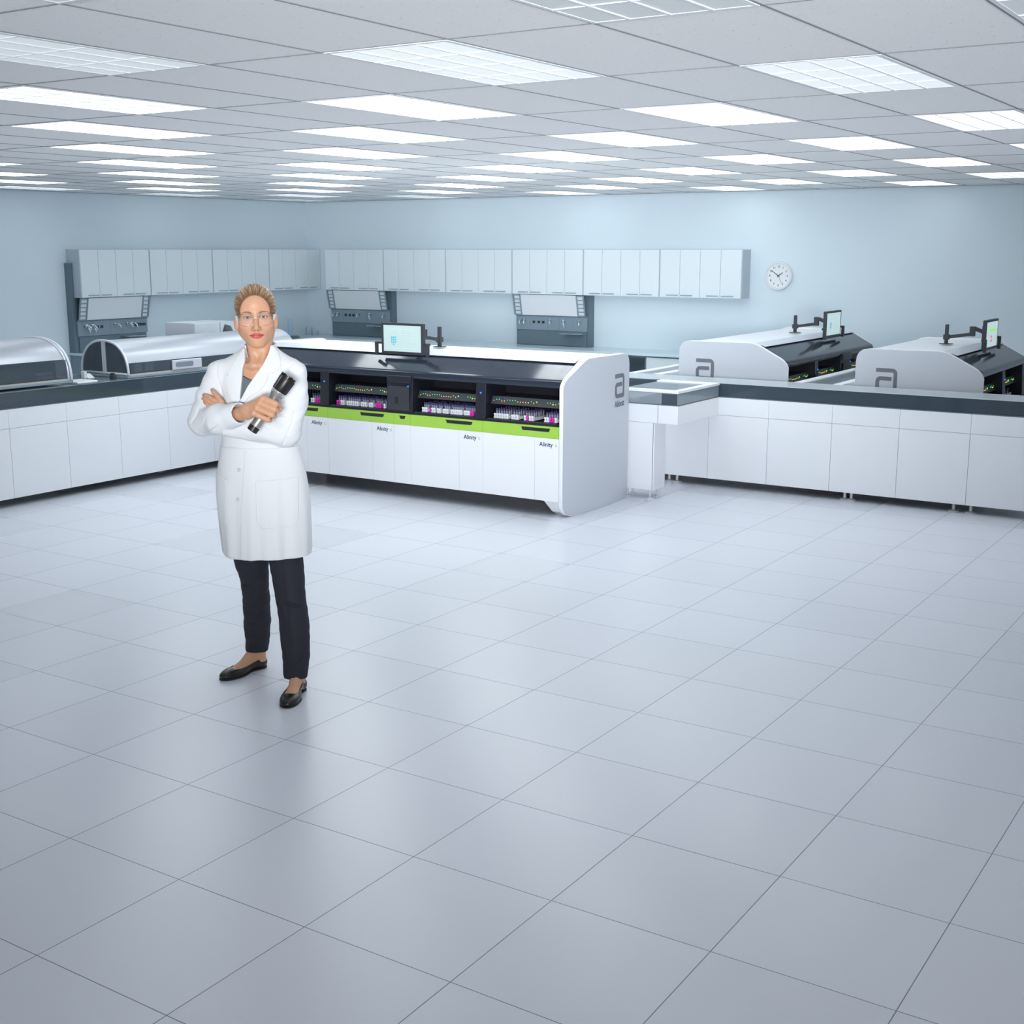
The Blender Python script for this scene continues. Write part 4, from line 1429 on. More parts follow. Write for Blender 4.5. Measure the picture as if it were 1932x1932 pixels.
M['glasses_rim'] = glass_mat('lens_edge', (0.50, 0.40, 0.36), 0.45, 0.15)
M['torch_metal'] = mat('torch_gray_metal', (0.42, 0.42, 0.40), 0.35, 0.85)
M['torch_black'] = mat('torch_black_rubber', (0.012, 0.010, 0.009), 0.38)

person = thing('person', 'woman standing with crossed arms in white lab coat and safety glasses, holding a flashlight', 'person', tuple(PG))

# ---- shared shapes ---------------------------------------------------------
TORSO = [(1.455, -0.014, -0.020, 0.060, 0.050), (1.425, -0.016, -0.015, 0.100, 0.062), (1.395, -0.020, -0.012, 0.160, 0.078), (1.36, -0.022, -0.006, 0.168, 0.092), (1.31, -0.025, 0.0, 0.165, 0.102),
         (1.25, -0.028, 0.004, 0.156, 0.110), (1.15, -0.030, 0.002, 0.148, 0.100), (1.05, -0.029, 0.0, 0.157, 0.094), (0.95, -0.025, -0.002, 0.180, 0.112),
         (0.83, -0.021, -0.003, 0.194, 0.128), (0.70, -0.017, -0.003, 0.192, 0.134), (0.588, -0.014, -0.003, 0.186, 0.138), (0.56, -0.014, -0.003, 0.186, 0.138)]
R_SH, R_EL, R_WR = (-0.178, -0.005, 1.342), (-0.246, 0.050, 1.152), (-0.062, 0.192, 1.203)
L_SH, L_EL, L_WR = (0.118, -0.005, 1.342), (0.094, 0.060, 1.110), (-0.146, 0.140, 1.150)

def wr_noise(P, amp, fr, ph):
    return f32(amp) * (np.sin(P[0] * f32(fr[0]) + P[1] * f32(fr[1]) + P[2] * f32(fr[2]) + f32(ph)))

def coat_torso(P):
    t = loft(P, TORSO)
    # gentle hanging folds in the skirt
    w = np.clip((f32(1.0) - P[2]) / f32(0.4), 0, 1)
    th = np.arctan2(P[1], P[0] + f32(0.02))
    t = t + w * f32(0.004) * np.sin(th * 9 + f32(0.6)) + w * f32(0.002) * np.sin(th * 17)
    return t
def coat_field(P):
    t = coat_torso(P)
    ra = chain(P, [R_SH, (-0.216, 0.015, 1.25), R_EL], [0.056, 0.055, 0.058], 0.02)
    rf = chain(P, [R_EL, (-0.160, 0.130, 1.172), R_WR], [0.060, 0.060, 0.044], 0.02)
    la = chain(P, [L_SH, (0.120, 0.018, 1.24), L_EL], [0.058, 0.058, 0.058], 0.02)
    lf = cone(P, L_EL, L_WR, 0.058, 0.045)
    # cuffs: cut the sleeves square
    def cut(d, a, b):
        n = np.array(b) - np.array(a)
        n = n / np.linalg.norm(n)
        return np.maximum(d, sum((P[i] - f32(b[i])) * f32(n[i]) for i in range(3)))
    rf = cut(rf, R_EL, R_WR)
    lf = cut(lf, L_EL, L_WR)
    def hollow(d, a, b, r):
        a = np.array(a)
        b = np.array(b)
        n = (b - a) / np.linalg.norm(b - a)
        return smax(d, -cone(P, b - n * 0.05, b + n * 0.05, r * 0.9, r), 0.003)
    rf = hollow(rf, (-0.160, 0.130, 1.172), R_WR, 0.040)
    # sleeve wrinkles, strongest at the elbows
    ra = ra + wr_noise(P, 0.0016, (60, 20, 95), 0.4)
    rf = rf + wr_noise(P, 0.0012, (55, 40, -60), 1.2) + wr_noise(P, 0.0007, (130, -40, 60), 0.3)
    la = la + wr_noise(P, 0.0014, (-70, 30, 80), 2.0) + wr_noise(P, 0.0008, (-40, 60, 150), 0.3)
    lf = lf + wr_noise(P, 0.0013, (65, 40, 90), 0.2) + wr_noise(P, 0.0008, (120, 60, -90), 0.9)
    d = smin(t, ra, 0.020)
    d = smin(d, la, 0.020)
    ar = smin(smin(ra, rf, 0.012), smin(la, lf, 0.012), 0.004)
    d = smin(d, ar, 0.010)
    return d

VNECK = [(-0.066, 1.47), (-0.062, 1.40), (-0.068, 1.375), (-0.071, 1.32), (-0.078, 1.246), (-0.071, 1.252), (-0.048, 1.300), (-0.018, 1.342), (0.012, 1.385), (0.032, 1.425), (0.044, 1.47)]
NECK_A, NECK_B = (-0.014, -0.022, 1.38), (-0.010, -0.004, 1.50)
GROOVES = [
    ([(-0.185, 1.385), (-0.182, 1.345), (-0.176, 1.315), (-0.166, 1.285), (-0.160, 1.262)], 0.0048),
    ([(0.128, 1.392), (0.108, 1.372), (0.090, 1.352), (0.080, 1.338)], 0.0048),
    ([(0.116, 1.335), (0.128, 1.345), (0.140, 1.348)], 0.0040),
    ([(0.060, 1.176), (0.078, 1.186), (0.098, 1.184), (0.112, 1.176)], 0.0042),
    ([(0.022, 1.148), (0.038, 1.138), (0.048, 1.126)], 0.0042),
    ([(0.075, 1.190), (0.092, 1.196)], 0.0036),
    ([(-0.262, 1.120), (-0.225, 1.150), (-0.205, 1.180)], 0.0040),
    ([(-0.240, 1.105), (-0.190, 1.128), (-0.150, 1.155)], 0.0036),
    ([(0.085, 1.062), (0.110, 1.105), (0.128, 1.150), (0.138, 1.200)], 0.0040),
    ([(-0.285, 1.150), (-0.262, 1.180), (-0.250, 1.215)], 0.0036),
    ([(-0.188, 1.050), (-0.150, 1.047), (-0.10, 1.045)], 0.0030),
    ([(0.050, 1.042), (0.090, 1.045), (0.128, 1.048)], 0.0030)]
def groove_pts():
    out = []
    ws = np.linspace(-0.02, 0.27, 1451).astype(f32)
    for pl, r in GROOVES:
        p3 = []
        for u, z in pl:
            v = coat_field((np.full_like(ws, u), ws, np.full_like(ws, z)))
            k = np.where(v < 0)[0]
            if len(k):
                p3.append((u, float(ws[k[-1]]) + 0.0005, z))
        n = len(p3)
        if n >= 2:
            rr = [r * (0.45 + 0.55 * math.sin(math.pi * (i + 0.4) / (n - 0.2))) for i in range(n)]
            out.append((p3, rr))
    return out
GRV = groove_pts()
def coat_final(P):
    d = coat_field(P)
    for p3, rr in GRV:
        d = smax(d, -chain(P, p3, rr, 0.001), 0.005)
    v = poly2(P[0] + 0 * P[2], P[2] + 0 * P[0], VNECK)
    v = np.maximum(v, f32(0.0) - P[1])                      # only the front half
    d = smax(d, -v, 0.004)
    d = smax(d, -cone(P, (-0.014, -0.03, 1.36), (-0.012, -0.012, 1.52), 0.056, 0.060), 0.006)
    return np.maximum(d, f32(0.586) + f32(0.006) * np.sin(P[0] * 14) - P[2])

def chest(P):
    return loft(P, [(z, cx, cy, a * 0.92, b * 0.90 if z > 1.1 else b * 0.8) for z, cx, cy, a, b in TORSO])

# ---- head ------------------------------------------------------------------
HO = np.array([-0.0225, 0.006, 1.5775])
roll = math.radians(2.0)
yaw = 0.190
def to_head(P):
    x0 = P[0] - f32(HO[0])
    y0 = P[1] - f32(HO[1])
    z = P[2] - f32(HO[2])
    cy, sy = f32(math.cos(yaw)), f32(math.sin(yaw))
    x = cy * x0 - sy * y0
    y = sy * x0 + cy * y0
    c, s = f32(math.cos(roll)), f32(math.sin(roll))
    return (c * x + s * z, y, -s * x + c * z)
def from_head(a):
    a = np.asarray(a, float)
    c, s = math.cos(roll), math.sin(roll)
    x = c * a[..., 0] - s * a[..., 2]
    z = s * a[..., 0] + c * a[..., 2]
    y = a[..., 1]
    cy, sy = math.cos(yaw), math.sin(yaw)
    return np.stack([cy * x + sy * y + HO[0], -sy * x + cy * y + HO[1], z + HO[2]], -1)

EX, EY, ER = 0.0315, 0.0665, 0.0128
def head_field(P):
    x, y, z = to_head(P)
    ax = np.abs(x)
    H = (x, y, z)
    S = (ax, y, z)
    d = ell(H, (0, -0.016, 0.044), (0.075, 0.092, 0.078))
    d = smin(d, ell(H, (0, 0.026, 0.040), (0.063, 0.056, 0.060)), 0.03)
    d = smin(d, ell(H, (0, 0.012, -0.040), (0.063, 0.066, 0.064)), 0.03)
    d = smin(d, cone(S, (0.051, -0.005, -0.056), (0.018, 0.054, -0.103), 0.020, 0.0155), 0.034)
    d = smin(d, ell(H, (0, 0.063, -0.108), (0.017, 0.017, 0.015)), 0.020)
    d = smin(d, ell(S, (0.042, 0.046, -0.030), (0.026, 0.026, 0.024)), 0.026)
    d = smin(d, ell(H, (0, 0.062, -0.072), (0.034, 0.024, 0.028)), 0.025)
    d = smin(d, cone(S, (0.0, 0.0785, 0.019), (0.046, 0.064, 0.021), 0.006, 0.006), 0.024)
    # eye sockets, lids
    d = smax(d, -ell(S, (EX + 0.001, 0.090, -0.002), (0.018, 0.0145, 0.0120)), 0.016)
    lid = np.sqrt((ax - f32(EX)) ** 2 + (y - f32(EY)) ** 2 + z ** 2) - f32(ER + 0.0016)
    d = smin(d, lid, 0.006)
    # almond opening
    r1 = np.sqrt((ax - f32(EX)) ** 2 + (z - f32(-0.0178)) ** 2) - f32(0.0226)
    r2 = np.sqrt((ax - f32(EX)) ** 2 + (z - f32(0.0197)) ** 2) - f32(0.0236)
    alm = np.maximum(np.maximum(r1, r2), f32(0.066) - y)
    d = smax(d, -alm, 0.0015)
    # nose
    n = cone(H, (0, 0.077, 0.006), (0, 0.1030, -0.040), 0.0068, 0.0098)
    n = smin(n, ell(S, (0.0108, 0.0910, -0.0450), (0.0066, 0.0100, 0.0068)), 0.008)
    n = smin(n, cone(H, (0, 0.101, -0.046), (0, 0.088, -0.052), 0.006, 0.005), 0.006)
    d = smin(d, n, 0.015)
    d = smax(d, -ell(S, (0.0068, 0.0955, -0.0530), (0.0036, 0.0055, 0.0042)), 0.003)
    # lips and the line between them
    up = chain(S, [(0.0, 0.0835, -0.0675), (0.007, 0.0838, -0.0662), (0.027, 0.0725, -0.0708)], [0.0052, 0.0054, 0.0026], 0.003)
    lo = chain(S, [(0.0, 0.0828, -0.0775), (0.010, 0.0815, -0.0770), (0.025, 0.0725, -0.0722)], [0.0068, 0.0062, 0.0026], 0.003)
    d = smin(d, np.minimum(up, lo), 0.0035)
    d = smax(d, -chain(S, [(0.0, 0.0925, -0.0718), (0.014, 0.0895, -0.0713), (0.0285, 0.0765, -0.0712)], [0.0022, 0.0020, 0.0012], 0.0), 0.0015)
    d = smax(d, -cone(H, (0, 0.094, -0.056), (0, 0.0925, -0.0610), 0.0030, 0.0030), 0.005)
    # ears
    rot = ((1, 0, 0), (0, 0.96, 0.28), (0, -0.28, 0.96))
    e = ell(S, (0.081, -0.014, -0.018), (0.0095, 0.017, 0.029), rot)
    e = smax(e, -ell(S, (0.0905, -0.006, -0.015), (0.0045, 0.0090, 0.0170), rot), 0.004)
    e = smin(e, ell(S, (0.077, -0.008, -0.042), (0.007, 0.010, 0.010)), 0.008)
    e = smin(e, ell(S, (0.074, 0.000, -0.020), (0.010, 0.012, 0.022)), 0.008)
    d = smin(d, e, 0.006)
    return d

def neck_field(P):
    d = cone(P, NECK_A, NECK_B, 0.054, 0.049)
    # sternomastoid cords and collar bones
    for s in (-1, 1):
        d = smin(d, cone(P, (-0.012 + s * 0.045, -0.005, 1.50), (-0.014 + s * 0.014, 0.046, 1.385), 0.011, 0.009), 0.018)
    return d
def shoulders(P):
    d = ell(P, (-0.018, -0.014, 1.340), (0.12, 0.070, 0.052))
    for s in (-1, 1):
        d = smin(d, cone(P, (-0.016 + s * 0.018, 0.052, 1.378), (-0.016 + s * 0.070, 0.035, 1.384), 0.007, 0.006), 0.02)
    return smin(d, loft(P, [(z, cx, cy, a * 0.80, b * 0.86) for z, cx, cy, a, b in TORSO if 1.0 < z < 1.33]), 0.05)
def upper_body(P):
    return smin(smin(neck_field(P), shoulders(P), 0.035), head_field(P), 0.016)

# ---- hands -----------------------------------------------------------------
# torch axis
TA, TB = np.array([-0.006, 0.236, 1.144]), np.array([0.137, 0.205, 1.346])
def right_hand(P):
    d = cone(P, (-0.112, 0.150, 1.183), (-0.060, 0.196, 1.203), 0.026, 0.0255)
    d = smin(d, cone(P, (-0.060, 0.196, 1.203), (-0.030, 0.222, 1.216), 0.0245, 0.024), 0.012)
    K = [(0.045, 0.257, 1.272), (0.032, 0.262, 1.253), (0.019, 0.262, 1.232), (0.006, 0.257, 1.211)]
    PIP = [(0.090, 0.243, 1.248), (0.085, 0.246, 1.226), (0.075, 0.248, 1.205), (0.058, 0.248, 1.186)]
    DIP = [(0.096, 0.214, 1.241), (0.091, 0.216, 1.218), (0.080, 0.219, 1.197), (0.062, 0.222, 1.180)]
    TIP = [(0.083, 0.199, 1.247), (0.077, 0.201, 1.218), (0.064, 0.205, 1.198), (0.046, 0.210, 1.178)]
    RK = [0.0128, 0.0130, 0.0126, 0.0118]
    RP = [0.0114, 0.0116, 0.0112, 0.0102]
    palm = None
    for k in range(4):
        w0 = (-0.038 + 0.004 * k, 0.218 + 0.001 * k, 1.226 - 0.010 * k)
        c = cone(P, w0, K[k], 0.0150, RK[k])
        palm = c if palm is None else smin(palm, c, 0.012)
    d = smin(d, palm, 0.016)
    for k in range(4):
        fch = chain(P, [K[k], PIP[k], DIP[k], TIP[k]], [RK[k], RP[k], RP[k] * 0.90, RP[k] * 0.80], 0.002)
        fch = smin(fch, ell(P, PIP[k], (RP[k] * 1.07,) * 3), 0.004)
        d = smin(d, fch, 0.0035)
        kn = ell(P, (K[k][0], K[k][1] + 0.002, K[k][2]), (0.0112, 0.0112, 0.0112))
        d = smin(d, kn, 0.005)
    # thumb: leaves the palm near the wrist, passes behind the torch
    th = chain(P, [(-0.030, 0.214, 1.218), (0.010, 0.194, 1.236), (0.055, 0.188, 1.232), (0.099, 0.197, 1.219)], [0.0165, 0.0125, 0.0102, 0.0086], 0.004)
    d = smin(d, th, 0.006)
    return d
def left_hand(P):
    d = cone(P, (-0.085, 0.128, 1.150), (-0.142, 0.112, 1.176), 0.024, 0.020)
    K = [(-0.152, 0.118, 1.240), (-0.165, 0.114, 1.234), (-0.175, 0.108, 1.226), (-0.183, 0.102, 1.218)]
    PIP = [(-0.174, 0.108, 1.266), (-0.200, 0.104, 1.256), (-0.210, 0.100, 1.243), (-0.212, 0.097, 1.228)]
    TIP = [(-0.195, 0.087, 1.286), (-0.231, 0.080, 1.265), (-0.236, 0.078, 1.250), (-0.231, 0.080, 1.236)]
    palm = None
    for k in range(4):
        c = cone(P, (-0.138 - 0.004 * k, 0.106, 1.184 - 0.002 * k), K[k], 0.013, 0.0112)
        palm = c if palm is None else smin(palm, c, 0.012)
    d = smin(d, palm, 0.014)
    for k in range(4):
        r = [0.0096, 0.0098, 0.0094, 0.0084][k]
        mid = tuple((np.array(PIP[k]) * 0.45 + np.array(TIP[k]) * 0.55) + np.array([0, 0.004, 0.001]))
        fch = chain(P, [K[k], PIP[k], mid, TIP[k]], [r * 1.1, r, r * 0.9, r * 0.74], 0.002)
        d = smin(d, fch, 0.003)
    th = chain(P, [(-0.135, 0.112, 1.185), (-0.120, 0.106, 1.200), (-0.118, 0.106, 1.215)], [0.014, 0.011, 0.009], 0.004)
    return smin(d, th, 0.006)

# ---- legs and feet ---------------------------------------------------------
FT = [dict(heel=np.array([-0.104, -0.232, 0.0]), toe=np.array([-0.226, -0.066, 0.0]), ank=(-0.112, -0.216, 0.10)),
      dict(heel=np.array([0.116, 0.066, 0.0]), toe=np.array([0.098, 0.288, 0.0]), ank=(0.112, 0.096, 0.10))]
def foot_frame(P, ft):
    ax_ = (ft['toe'] - ft['heel'])
    Ln = np.linalg.norm(ax_)
    ax_ = ax_ / Ln
    sd = np.array([-ax_[1], ax_[0], 0])
    dx, dy = P[0] - f32(ft['heel'][0]), P[1] - f32(ft['heel'][1])
    t = dx * f32(ax_[0]) + dy * f32(ax_[1])
    s = dx * f32(sd[0]) + dy * f32(sd[1])
    return t, s, P[2] + 0 * t
def foot_field(P, ft, grow=0.0):
    Q = foot_frame(P, ft)
    d = ell(Q, (0.014, 0, 0.026), (0.032, 0.027, 0.028))
    d = smin(d, cone(Q, (0.02, 0, 0.035), (0.13, 0, 0.024), 0.024, 0.022), 0.02)
    d = smin(d, ell(Q, (0.155, 0, 0.019), (0.058, 0.038, 0.021)), 0.02)
    d = smin(d, ell(Q, (0.195, 0, 0.016), (0.040, 0.030, 0.016)), 0.015)
    # instep up to the ankle
    d = smin(d, cone(Q, (0.030, 0, 0.085), (0.135, 0, 0.030), 0.032, 0.016), 0.02)
    return d - f32(grow)
def leg_skin(P, ft):
    a = ft['ank']
    return smin(foot_field(P, ft), cone(P, (a[0], a[1], 0.05), (a[0], a[1] + 0.0, 0.20), 0.029, 0.035), 0.02)

LEGS = [[(-0.080, -0.010, 0.86), (-0.090, -0.030, 0.60), (-0.089, -0.085, 0.42), (-0.102, -0.160, 0.24), (-0.118, -0.208, 0.084)],
        [(0.048, 0.000, 0.86), (0.065, 0.020, 0.60), (0.086, 0.048, 0.42), (0.107, 0.086, 0.24), (0.107, 0.106, 0.066)]]
LEGR = [[0.100, 0.076, 0.058, 0.058, 0.048], [0.100, 0.073, 0.063, 0.061, 0.049]]

# ---- body: one mesh --------------------------------------------------------
def whole_low(P):
    d = loft(P, [(1.30, -0.022, 0, 0.12, 0.08), (1.15, -0.03, 0, 0.11, 0.075), (1.03, -0.03, 0, 0.115, 0.075), (0.86, -0.02, 0, 0.14, 0.095), (0.78, -0.02, 0, 0.13, 0.09)])
    for L_, R_2 in zip(LEGS, LEGR):
        d = smin(d, chain(P, L_, [r - 0.016 for r in R_2], 0.03), 0.03)
    for ft, L_ in zip(FT, LEGS):
        a = ft['ank']
        d = smin(d, cone(P, L_[-1], (a[0], a[1], 0.14), 0.032, 0.030), 0.02)
    # arms inside the sleeves
    d = smin(d, chain(P, [R_SH, (-0.216, 0.015, 1.25), R_EL, R_WR], [0.04, 0.038, 0.036, 0.026], 0.02), 0.02)
    d = smin(d, chain(P, [L_SH, (0.12, 0.018, 1.24), L_EL, L_WR], [0.04, 0.038, 0.036, 0.024], 0.02), 0.02)
    return d
blocks = []
blocks.append(mesh_field(whole_low, (-0.32, -0.28, 0.13), (0.20, 0.24, 1.40), 0.008, 1))
blocks.append(mesh_field(upper_body, (-0.16, -0.13, 1.23), (0.13, 0.135, 1.72), 0.0018, 1))
blocks.append(mesh_field(right_hand, (-0.125, 0.10, 1.14), (0.122, 0.285, 1.30), 0.0016, 1))
blocks.append(mesh_field(left_hand, (-0.26, 0.05, 1.11), (-0.05, 0.16, 1.31), 0.0018, 1))
for ft in FT:
    lo = np.minimum(ft['heel'], ft['toe']) - 0.055
    hi = np.maximum(ft['heel'], ft['toe']) + 0.055
    blocks.append(mesh_field(lambda P, ft=ft: leg_skin(P, ft), (lo[0], lo[1], -0.01), (hi[0], hi[1], 0.19), 0.003, 1))

def skin_color(V):
    c = np.tile(np.array([0.66, 0.355, 0.22]), (len(V), 1))
    x, y, z = to_head((V[:, 0], V[:, 1], V[:, 2]))
    ax = np.abs(x)
    hd = V[:, 2] > 1.44
    def blend(mask, col):
        m_ = np.clip(mask, 0, 1)[:, None] * hd[:, None]
        return c * (1 - m_) + np.array(col) * m_
    # cheeks, lips, brows, lash lines are colours of the face itself
    g_ = np.exp(-(((ax - 0.046) / 0.020) ** 2 + ((z + 0.035) / 0.018) ** 2)) * (y > 0.02)
    c = blend(g_ * 0.35, (0.72, 0.28, 0.20))
    top = -0.0618 - 0.0085 * (ax / 0.029) ** 1.6 + 0.0022 * np.exp(-((ax - 0.007) / 0.004) ** 2)
    bot = -0.0842 + 0.0125 * (ax / 0.029) ** 2.2
    lip = np.clip(np.minimum(top - z, z - bot) / 0.0014 + 0.5, 0, 1) * (ax < 0.030) * (y > 0.06)
    c = blend(lip * 0.92, (0.52, 0.065, 0.065))
    line = np.exp(-((z + 0.0716) / 0.0012) ** 2) * (ax < 0.028) * (y > 0.06)
    c = blend(line * 0.8, (0.22, 0.03, 0.03))  # shade of the crease between the lips, put into the colour
    bz = 0.0165 + 0.006 * np.sin(np.clip((ax - 0.012) / 0.040, 0, 1) * math.pi * 0.85)
    bw = 0.0042 * np.clip(1.25 - (ax - 0.012) / 0.045, 0.2, 1)
    br = np.clip(1.3 - np.abs(z - bz) / bw, 0, 1) * np.clip((ax - 0.010) / 0.008, 0, 1) * (ax > 0.011) * (ax < 0.052) * (y > 0.03)
    c = blend(br * 0.85, (0.20, 0.085, 0.035))
    r1 = np.sqrt((ax - EX) ** 2 + (z - (-0.0178)) ** 2) - 0.0226
    r2 = np.sqrt((ax - EX) ** 2 + (z - 0.0197) ** 2) - 0.0236
    alm = np.maximum(r1, r2)
    lash = np.clip(1.3 - np.abs(alm - 0.0007) / np.where(z > -0.001, 0.0030, 0.0016), 0, 1) * np.where(z > -0.001, 1.0, 0.40) * (y > 0.05) * (np.abs(z) < 0.012)
    c = blend(lash * 0.9, (0.05, 0.025, 0.018))
    shd = np.exp(-(((ax - EX) / 0.016) ** 2 + ((z - 0.009) / 0.005) ** 2)) * (y > 0.05)
    c = blend(shd * 0.35, (0.42, 0.20, 0.13))
    nos = np.clip(1.4 - np.sqrt((ax - 0.0068) ** 2 + (z + 0.0525) ** 2) / 0.0030, 0, 1) * (y > 0.085)
    c = blend(nos * 0.85, (0.16, 0.04, 0.025))  # dark of the nostril hollows, painted into the skin
    # scalp keeps the hair colour
    return c
body = person_mesh('body', blocks, M['skin'], person, skin_color)

# eyes
def eye_mesh(sx):
    n, m_ = 40, 56
    V, Q = [], []
    look = np.array([0.0, 1.0, 0.035])
    look /= np.linalg.norm(look)
    a = np.cross(look, [0, 0, 1.0]); a /= np.linalg.norm(a)
    b = np.cross(a, look)
    C0 = np.array([sx * EX, EY, 0.0])
    for i in range(n + 1):
        t = math.pi * i / n
        for j in range(m_):
            p = 2 * math.pi * j / m_
            V.append(C0 + ER * (look * math.cos(t) + (a * math.cos(p) + b * math.sin(p)) * math.sin(t)))
    for i in range(n):
        for j in range(m_):
            Q.append((i * m_ + j, i * m_ + (j + 1) % m_, (i + 1) * m_ + (j + 1) % m_, (i + 1) * m_ + j))
    V = from_head(np.array(V))
    cen = from_head(C0)
    lk = from_head(C0 + look) - cen
    def colr(W_):
        d = W_ - cen
        r = np.linalg.norm(np.cross(d, lk), axis=1)
        fr = d @ lk > 0
        out = np.tile(np.array([0.62, 0.57, 0.55]), (len(W_), 1))
        iris = fr & (r < 0.0060)
        out[iris] = np.array([0.085, 0.11, 0.09])
        out[fr & (r > 0.0052) & (r < 0.0062)] = np.array([0.04, 0.05, 0.05])
        out[fr & (r < 0.0025)] = 0.005
        return out
    return person_mesh('eye', [(V, np.array(Q))], M['eye'], person, colr)
eye_mesh(-1)
eye_mesh(1)

# hair: slicked-back cap
def hair_field(P):
    x, y, z = to_head(P)
    H = (x, y, z)
    d = ell(H, (0.002, -0.018, 0.045), (0.0835, 0.100, 0.0865))
    d = smin(d, ell(H, (0.002, -0.060, -0.010), (0.070, 0.055, 0.060)), 0.03)
    d = smin(d, ell(H, (0, 0.024, 0.040), (0.0685, 0.0615, 0.0655)), 0.03)
    th = np.arctan2(x, z - f32(0.02))
    face = ell(H, (0.001, 0.092, -0.003), (0.0705, 0.086, 0.0930))
    amp = np.clip((face - f32(0.003)) / f32(0.018), 0, 1)
    d = d + amp * (f32(0.0009) * np.sin(th * 58 + 3 * np.sin(th * 5) + y * 25) * f32(0.45) + f32(0.0003) * np.sin(th * 97 + y * 60))
    face = np.minimum(face, ell(H, (0, 0.07, -0.06), (0.10, 0.082, 0.075)))
    d = smax(d, -face, 0.003)
    ears = ell((np.abs(x), y, z), (0.086, -0.004, -0.026), (0.03, 0.026, 0.034))
    d = smax(d, -ears, 0.008)
    return np.maximum(d, f32(-0.055) - z)
def hair_color(V):
    x, y, z = to_head((V[:, 0], V[:, 1], V[:, 2]))
    th = np.arctan2(x, z - 0.02)
    s = np.zeros(len(V))
    rs = np.random.RandomState(3)
    for fq in (11, 23, 37, 53, 71, 98, 130):
        s += np.sin(th * fq + rs.rand() * 6 + 3 * np.sin(y * 30 + rs.rand() * 6)) * (1.0 if fq > 20 else 0.6)
    s = 1 / (1 + np.exp(-s * 1.1))
    # darker roots along the hairline
    root = np.clip(1 - (ell((x, y, z), (0.001, 0.092, -0.003), (0.0705, 0.086, 0.0930)) - 0.004) / 0.03, 0, 1) * 0.8
    s = np.clip(s * (1 - root), 0, 1)[:, None]
    return np.array([0.13, 0.062, 0.026]) * (1 - s) + np.array([0.56, 0.345, 0.165]) * s
person_mesh('hair', [mesh_field(hair_field, (-0.115, -0.15, 1.50), (0.10, 0.115, 1.725), 0.0017, 0)], M['hair'], person, hair_color)

# clothes
def top_field(P):
    d = smin(loft(P, [(z, cx, cy, a * 0.80 + 0.004, b * 0.86 + 0.004) for z, cx, cy, a, b in TORSO if 1.0 < z < 1.40]), ell(P, (-0.018, -0.012, 1.345), (0.134, 0.076, 0.059)), 0.03)
    sc = P[2] - (f32(1.322) + f32(6.0) * (P[0] + f32(0.014)) ** 2)
    return smax(d, sc, 0.002)
person_mesh('knit_top', [mesh_field(top_field, (-0.17, -0.11, 1.15), (0.14, 0.13, 1.40), 0.003, 1)], M['top_gray'], person)

coat = person_mesh('lab_coat', [mesh_field(coat_final, (-0.33, -0.165, 0.57), (0.205, 0.26, 1.47), 0.003, 2)], M['coat'], person)

def shell_part(name, polyg, off, thick, lo, hi, h=0.0022, mt='coat', parent=coat, base=coat_torso, edge=0.0015):
    def f(P):
        b = base(P)
        d = np.abs(b - f32(off)) - f32(thick)
        d = smax(d, poly2(P[0] + 0 * P[2], P[2] + 0 * P[0], polyg), edge)
        return np.maximum(d, f32(0.0) - P[1])
    return person_mesh(name, [mesh_field(f, lo, hi, h, 1)], M[mt], parent)

# lapels and collar lie on the chest
def chest_base(P):
    d = coat_torso(P)
    return d
LAP_R = [(-0.072, 1.452), (-0.092, 1.425), (-0.118, 1.380), (-0.136, 1.352), (-0.128, 1.346), (-0.142, 1.340), (-0.143, 1.318), (-0.132, 1.275), (-0.112, 1.240), (-0.085, 1.235), (-0.078, 1.246), (-0.071, 1.32), (-0.068, 1.372), (-0.062, 1.40), (-0.066, 1.45)]
LAP_L = [(0.048, 1.462), (0.070, 1.430), (0.084, 1.398), (0.083, 1.378), (0.070, 1.360), (0.052, 1.354), (0.034, 1.353), (0.036, 1.335), (0.022, 1.305), (-0.005, 1.280), (-0.040, 1.258), (-0.066, 1.236), (-0.078, 1.244), (-0.070, 1.258), (-0.046, 1.302), (-0.017, 1.343), (0.012, 1.385), (0.030, 1.425), (0.040, 1.462)]
def lapel(name, pl):
    def f(P):
        b = coat_torso(P)
        b = smin(b, cone(P, (-0.014, -0.03, 1.36), (-0.012, -0.012, 1.52), 0.060, 0.063), 0.03)
        d = np.abs(b - f32(0.0055)) - f32(0.0032)
        d = smax(d, poly2(P[0] + 0 * P[2], P[2] + 0 * P[0], pl), 0.002)
        return np.maximum(d, f32(-0.03) - P[1])
    return person_mesh(name, [mesh_field(f, (-0.17, -0.04, 1.22), (0.11, 0.14, 1.475), 0.0020, 1)], M['coat'], coat)
lapel('lapel', LAP_R)
lapel('lapel', LAP_L)
def collar_f(P):
    # stand of the collar around the back of the neck
    c = cone(P, (-0.014, -0.032, 1.36), (-0.012, -0.012, 1.52), 0.0605, 0.0640)
    d = np.abs(c) - f32(0.0035)
    top = P[2] - (f32(1.462) + f32(0.15) * (f32(0.0) - P[1]))
    d = smax(d, top, 0.003)
    d = np.maximum(d, f32(1.41) - P[2])
    return np.maximum(d, P[1] - f32(0.012))
person_mesh('collar', [mesh_field(collar_f, (-0.10, -0.12, 1.40), (0.075, 0.02, 1.485), 0.002, 1)], M['coat'], coat)

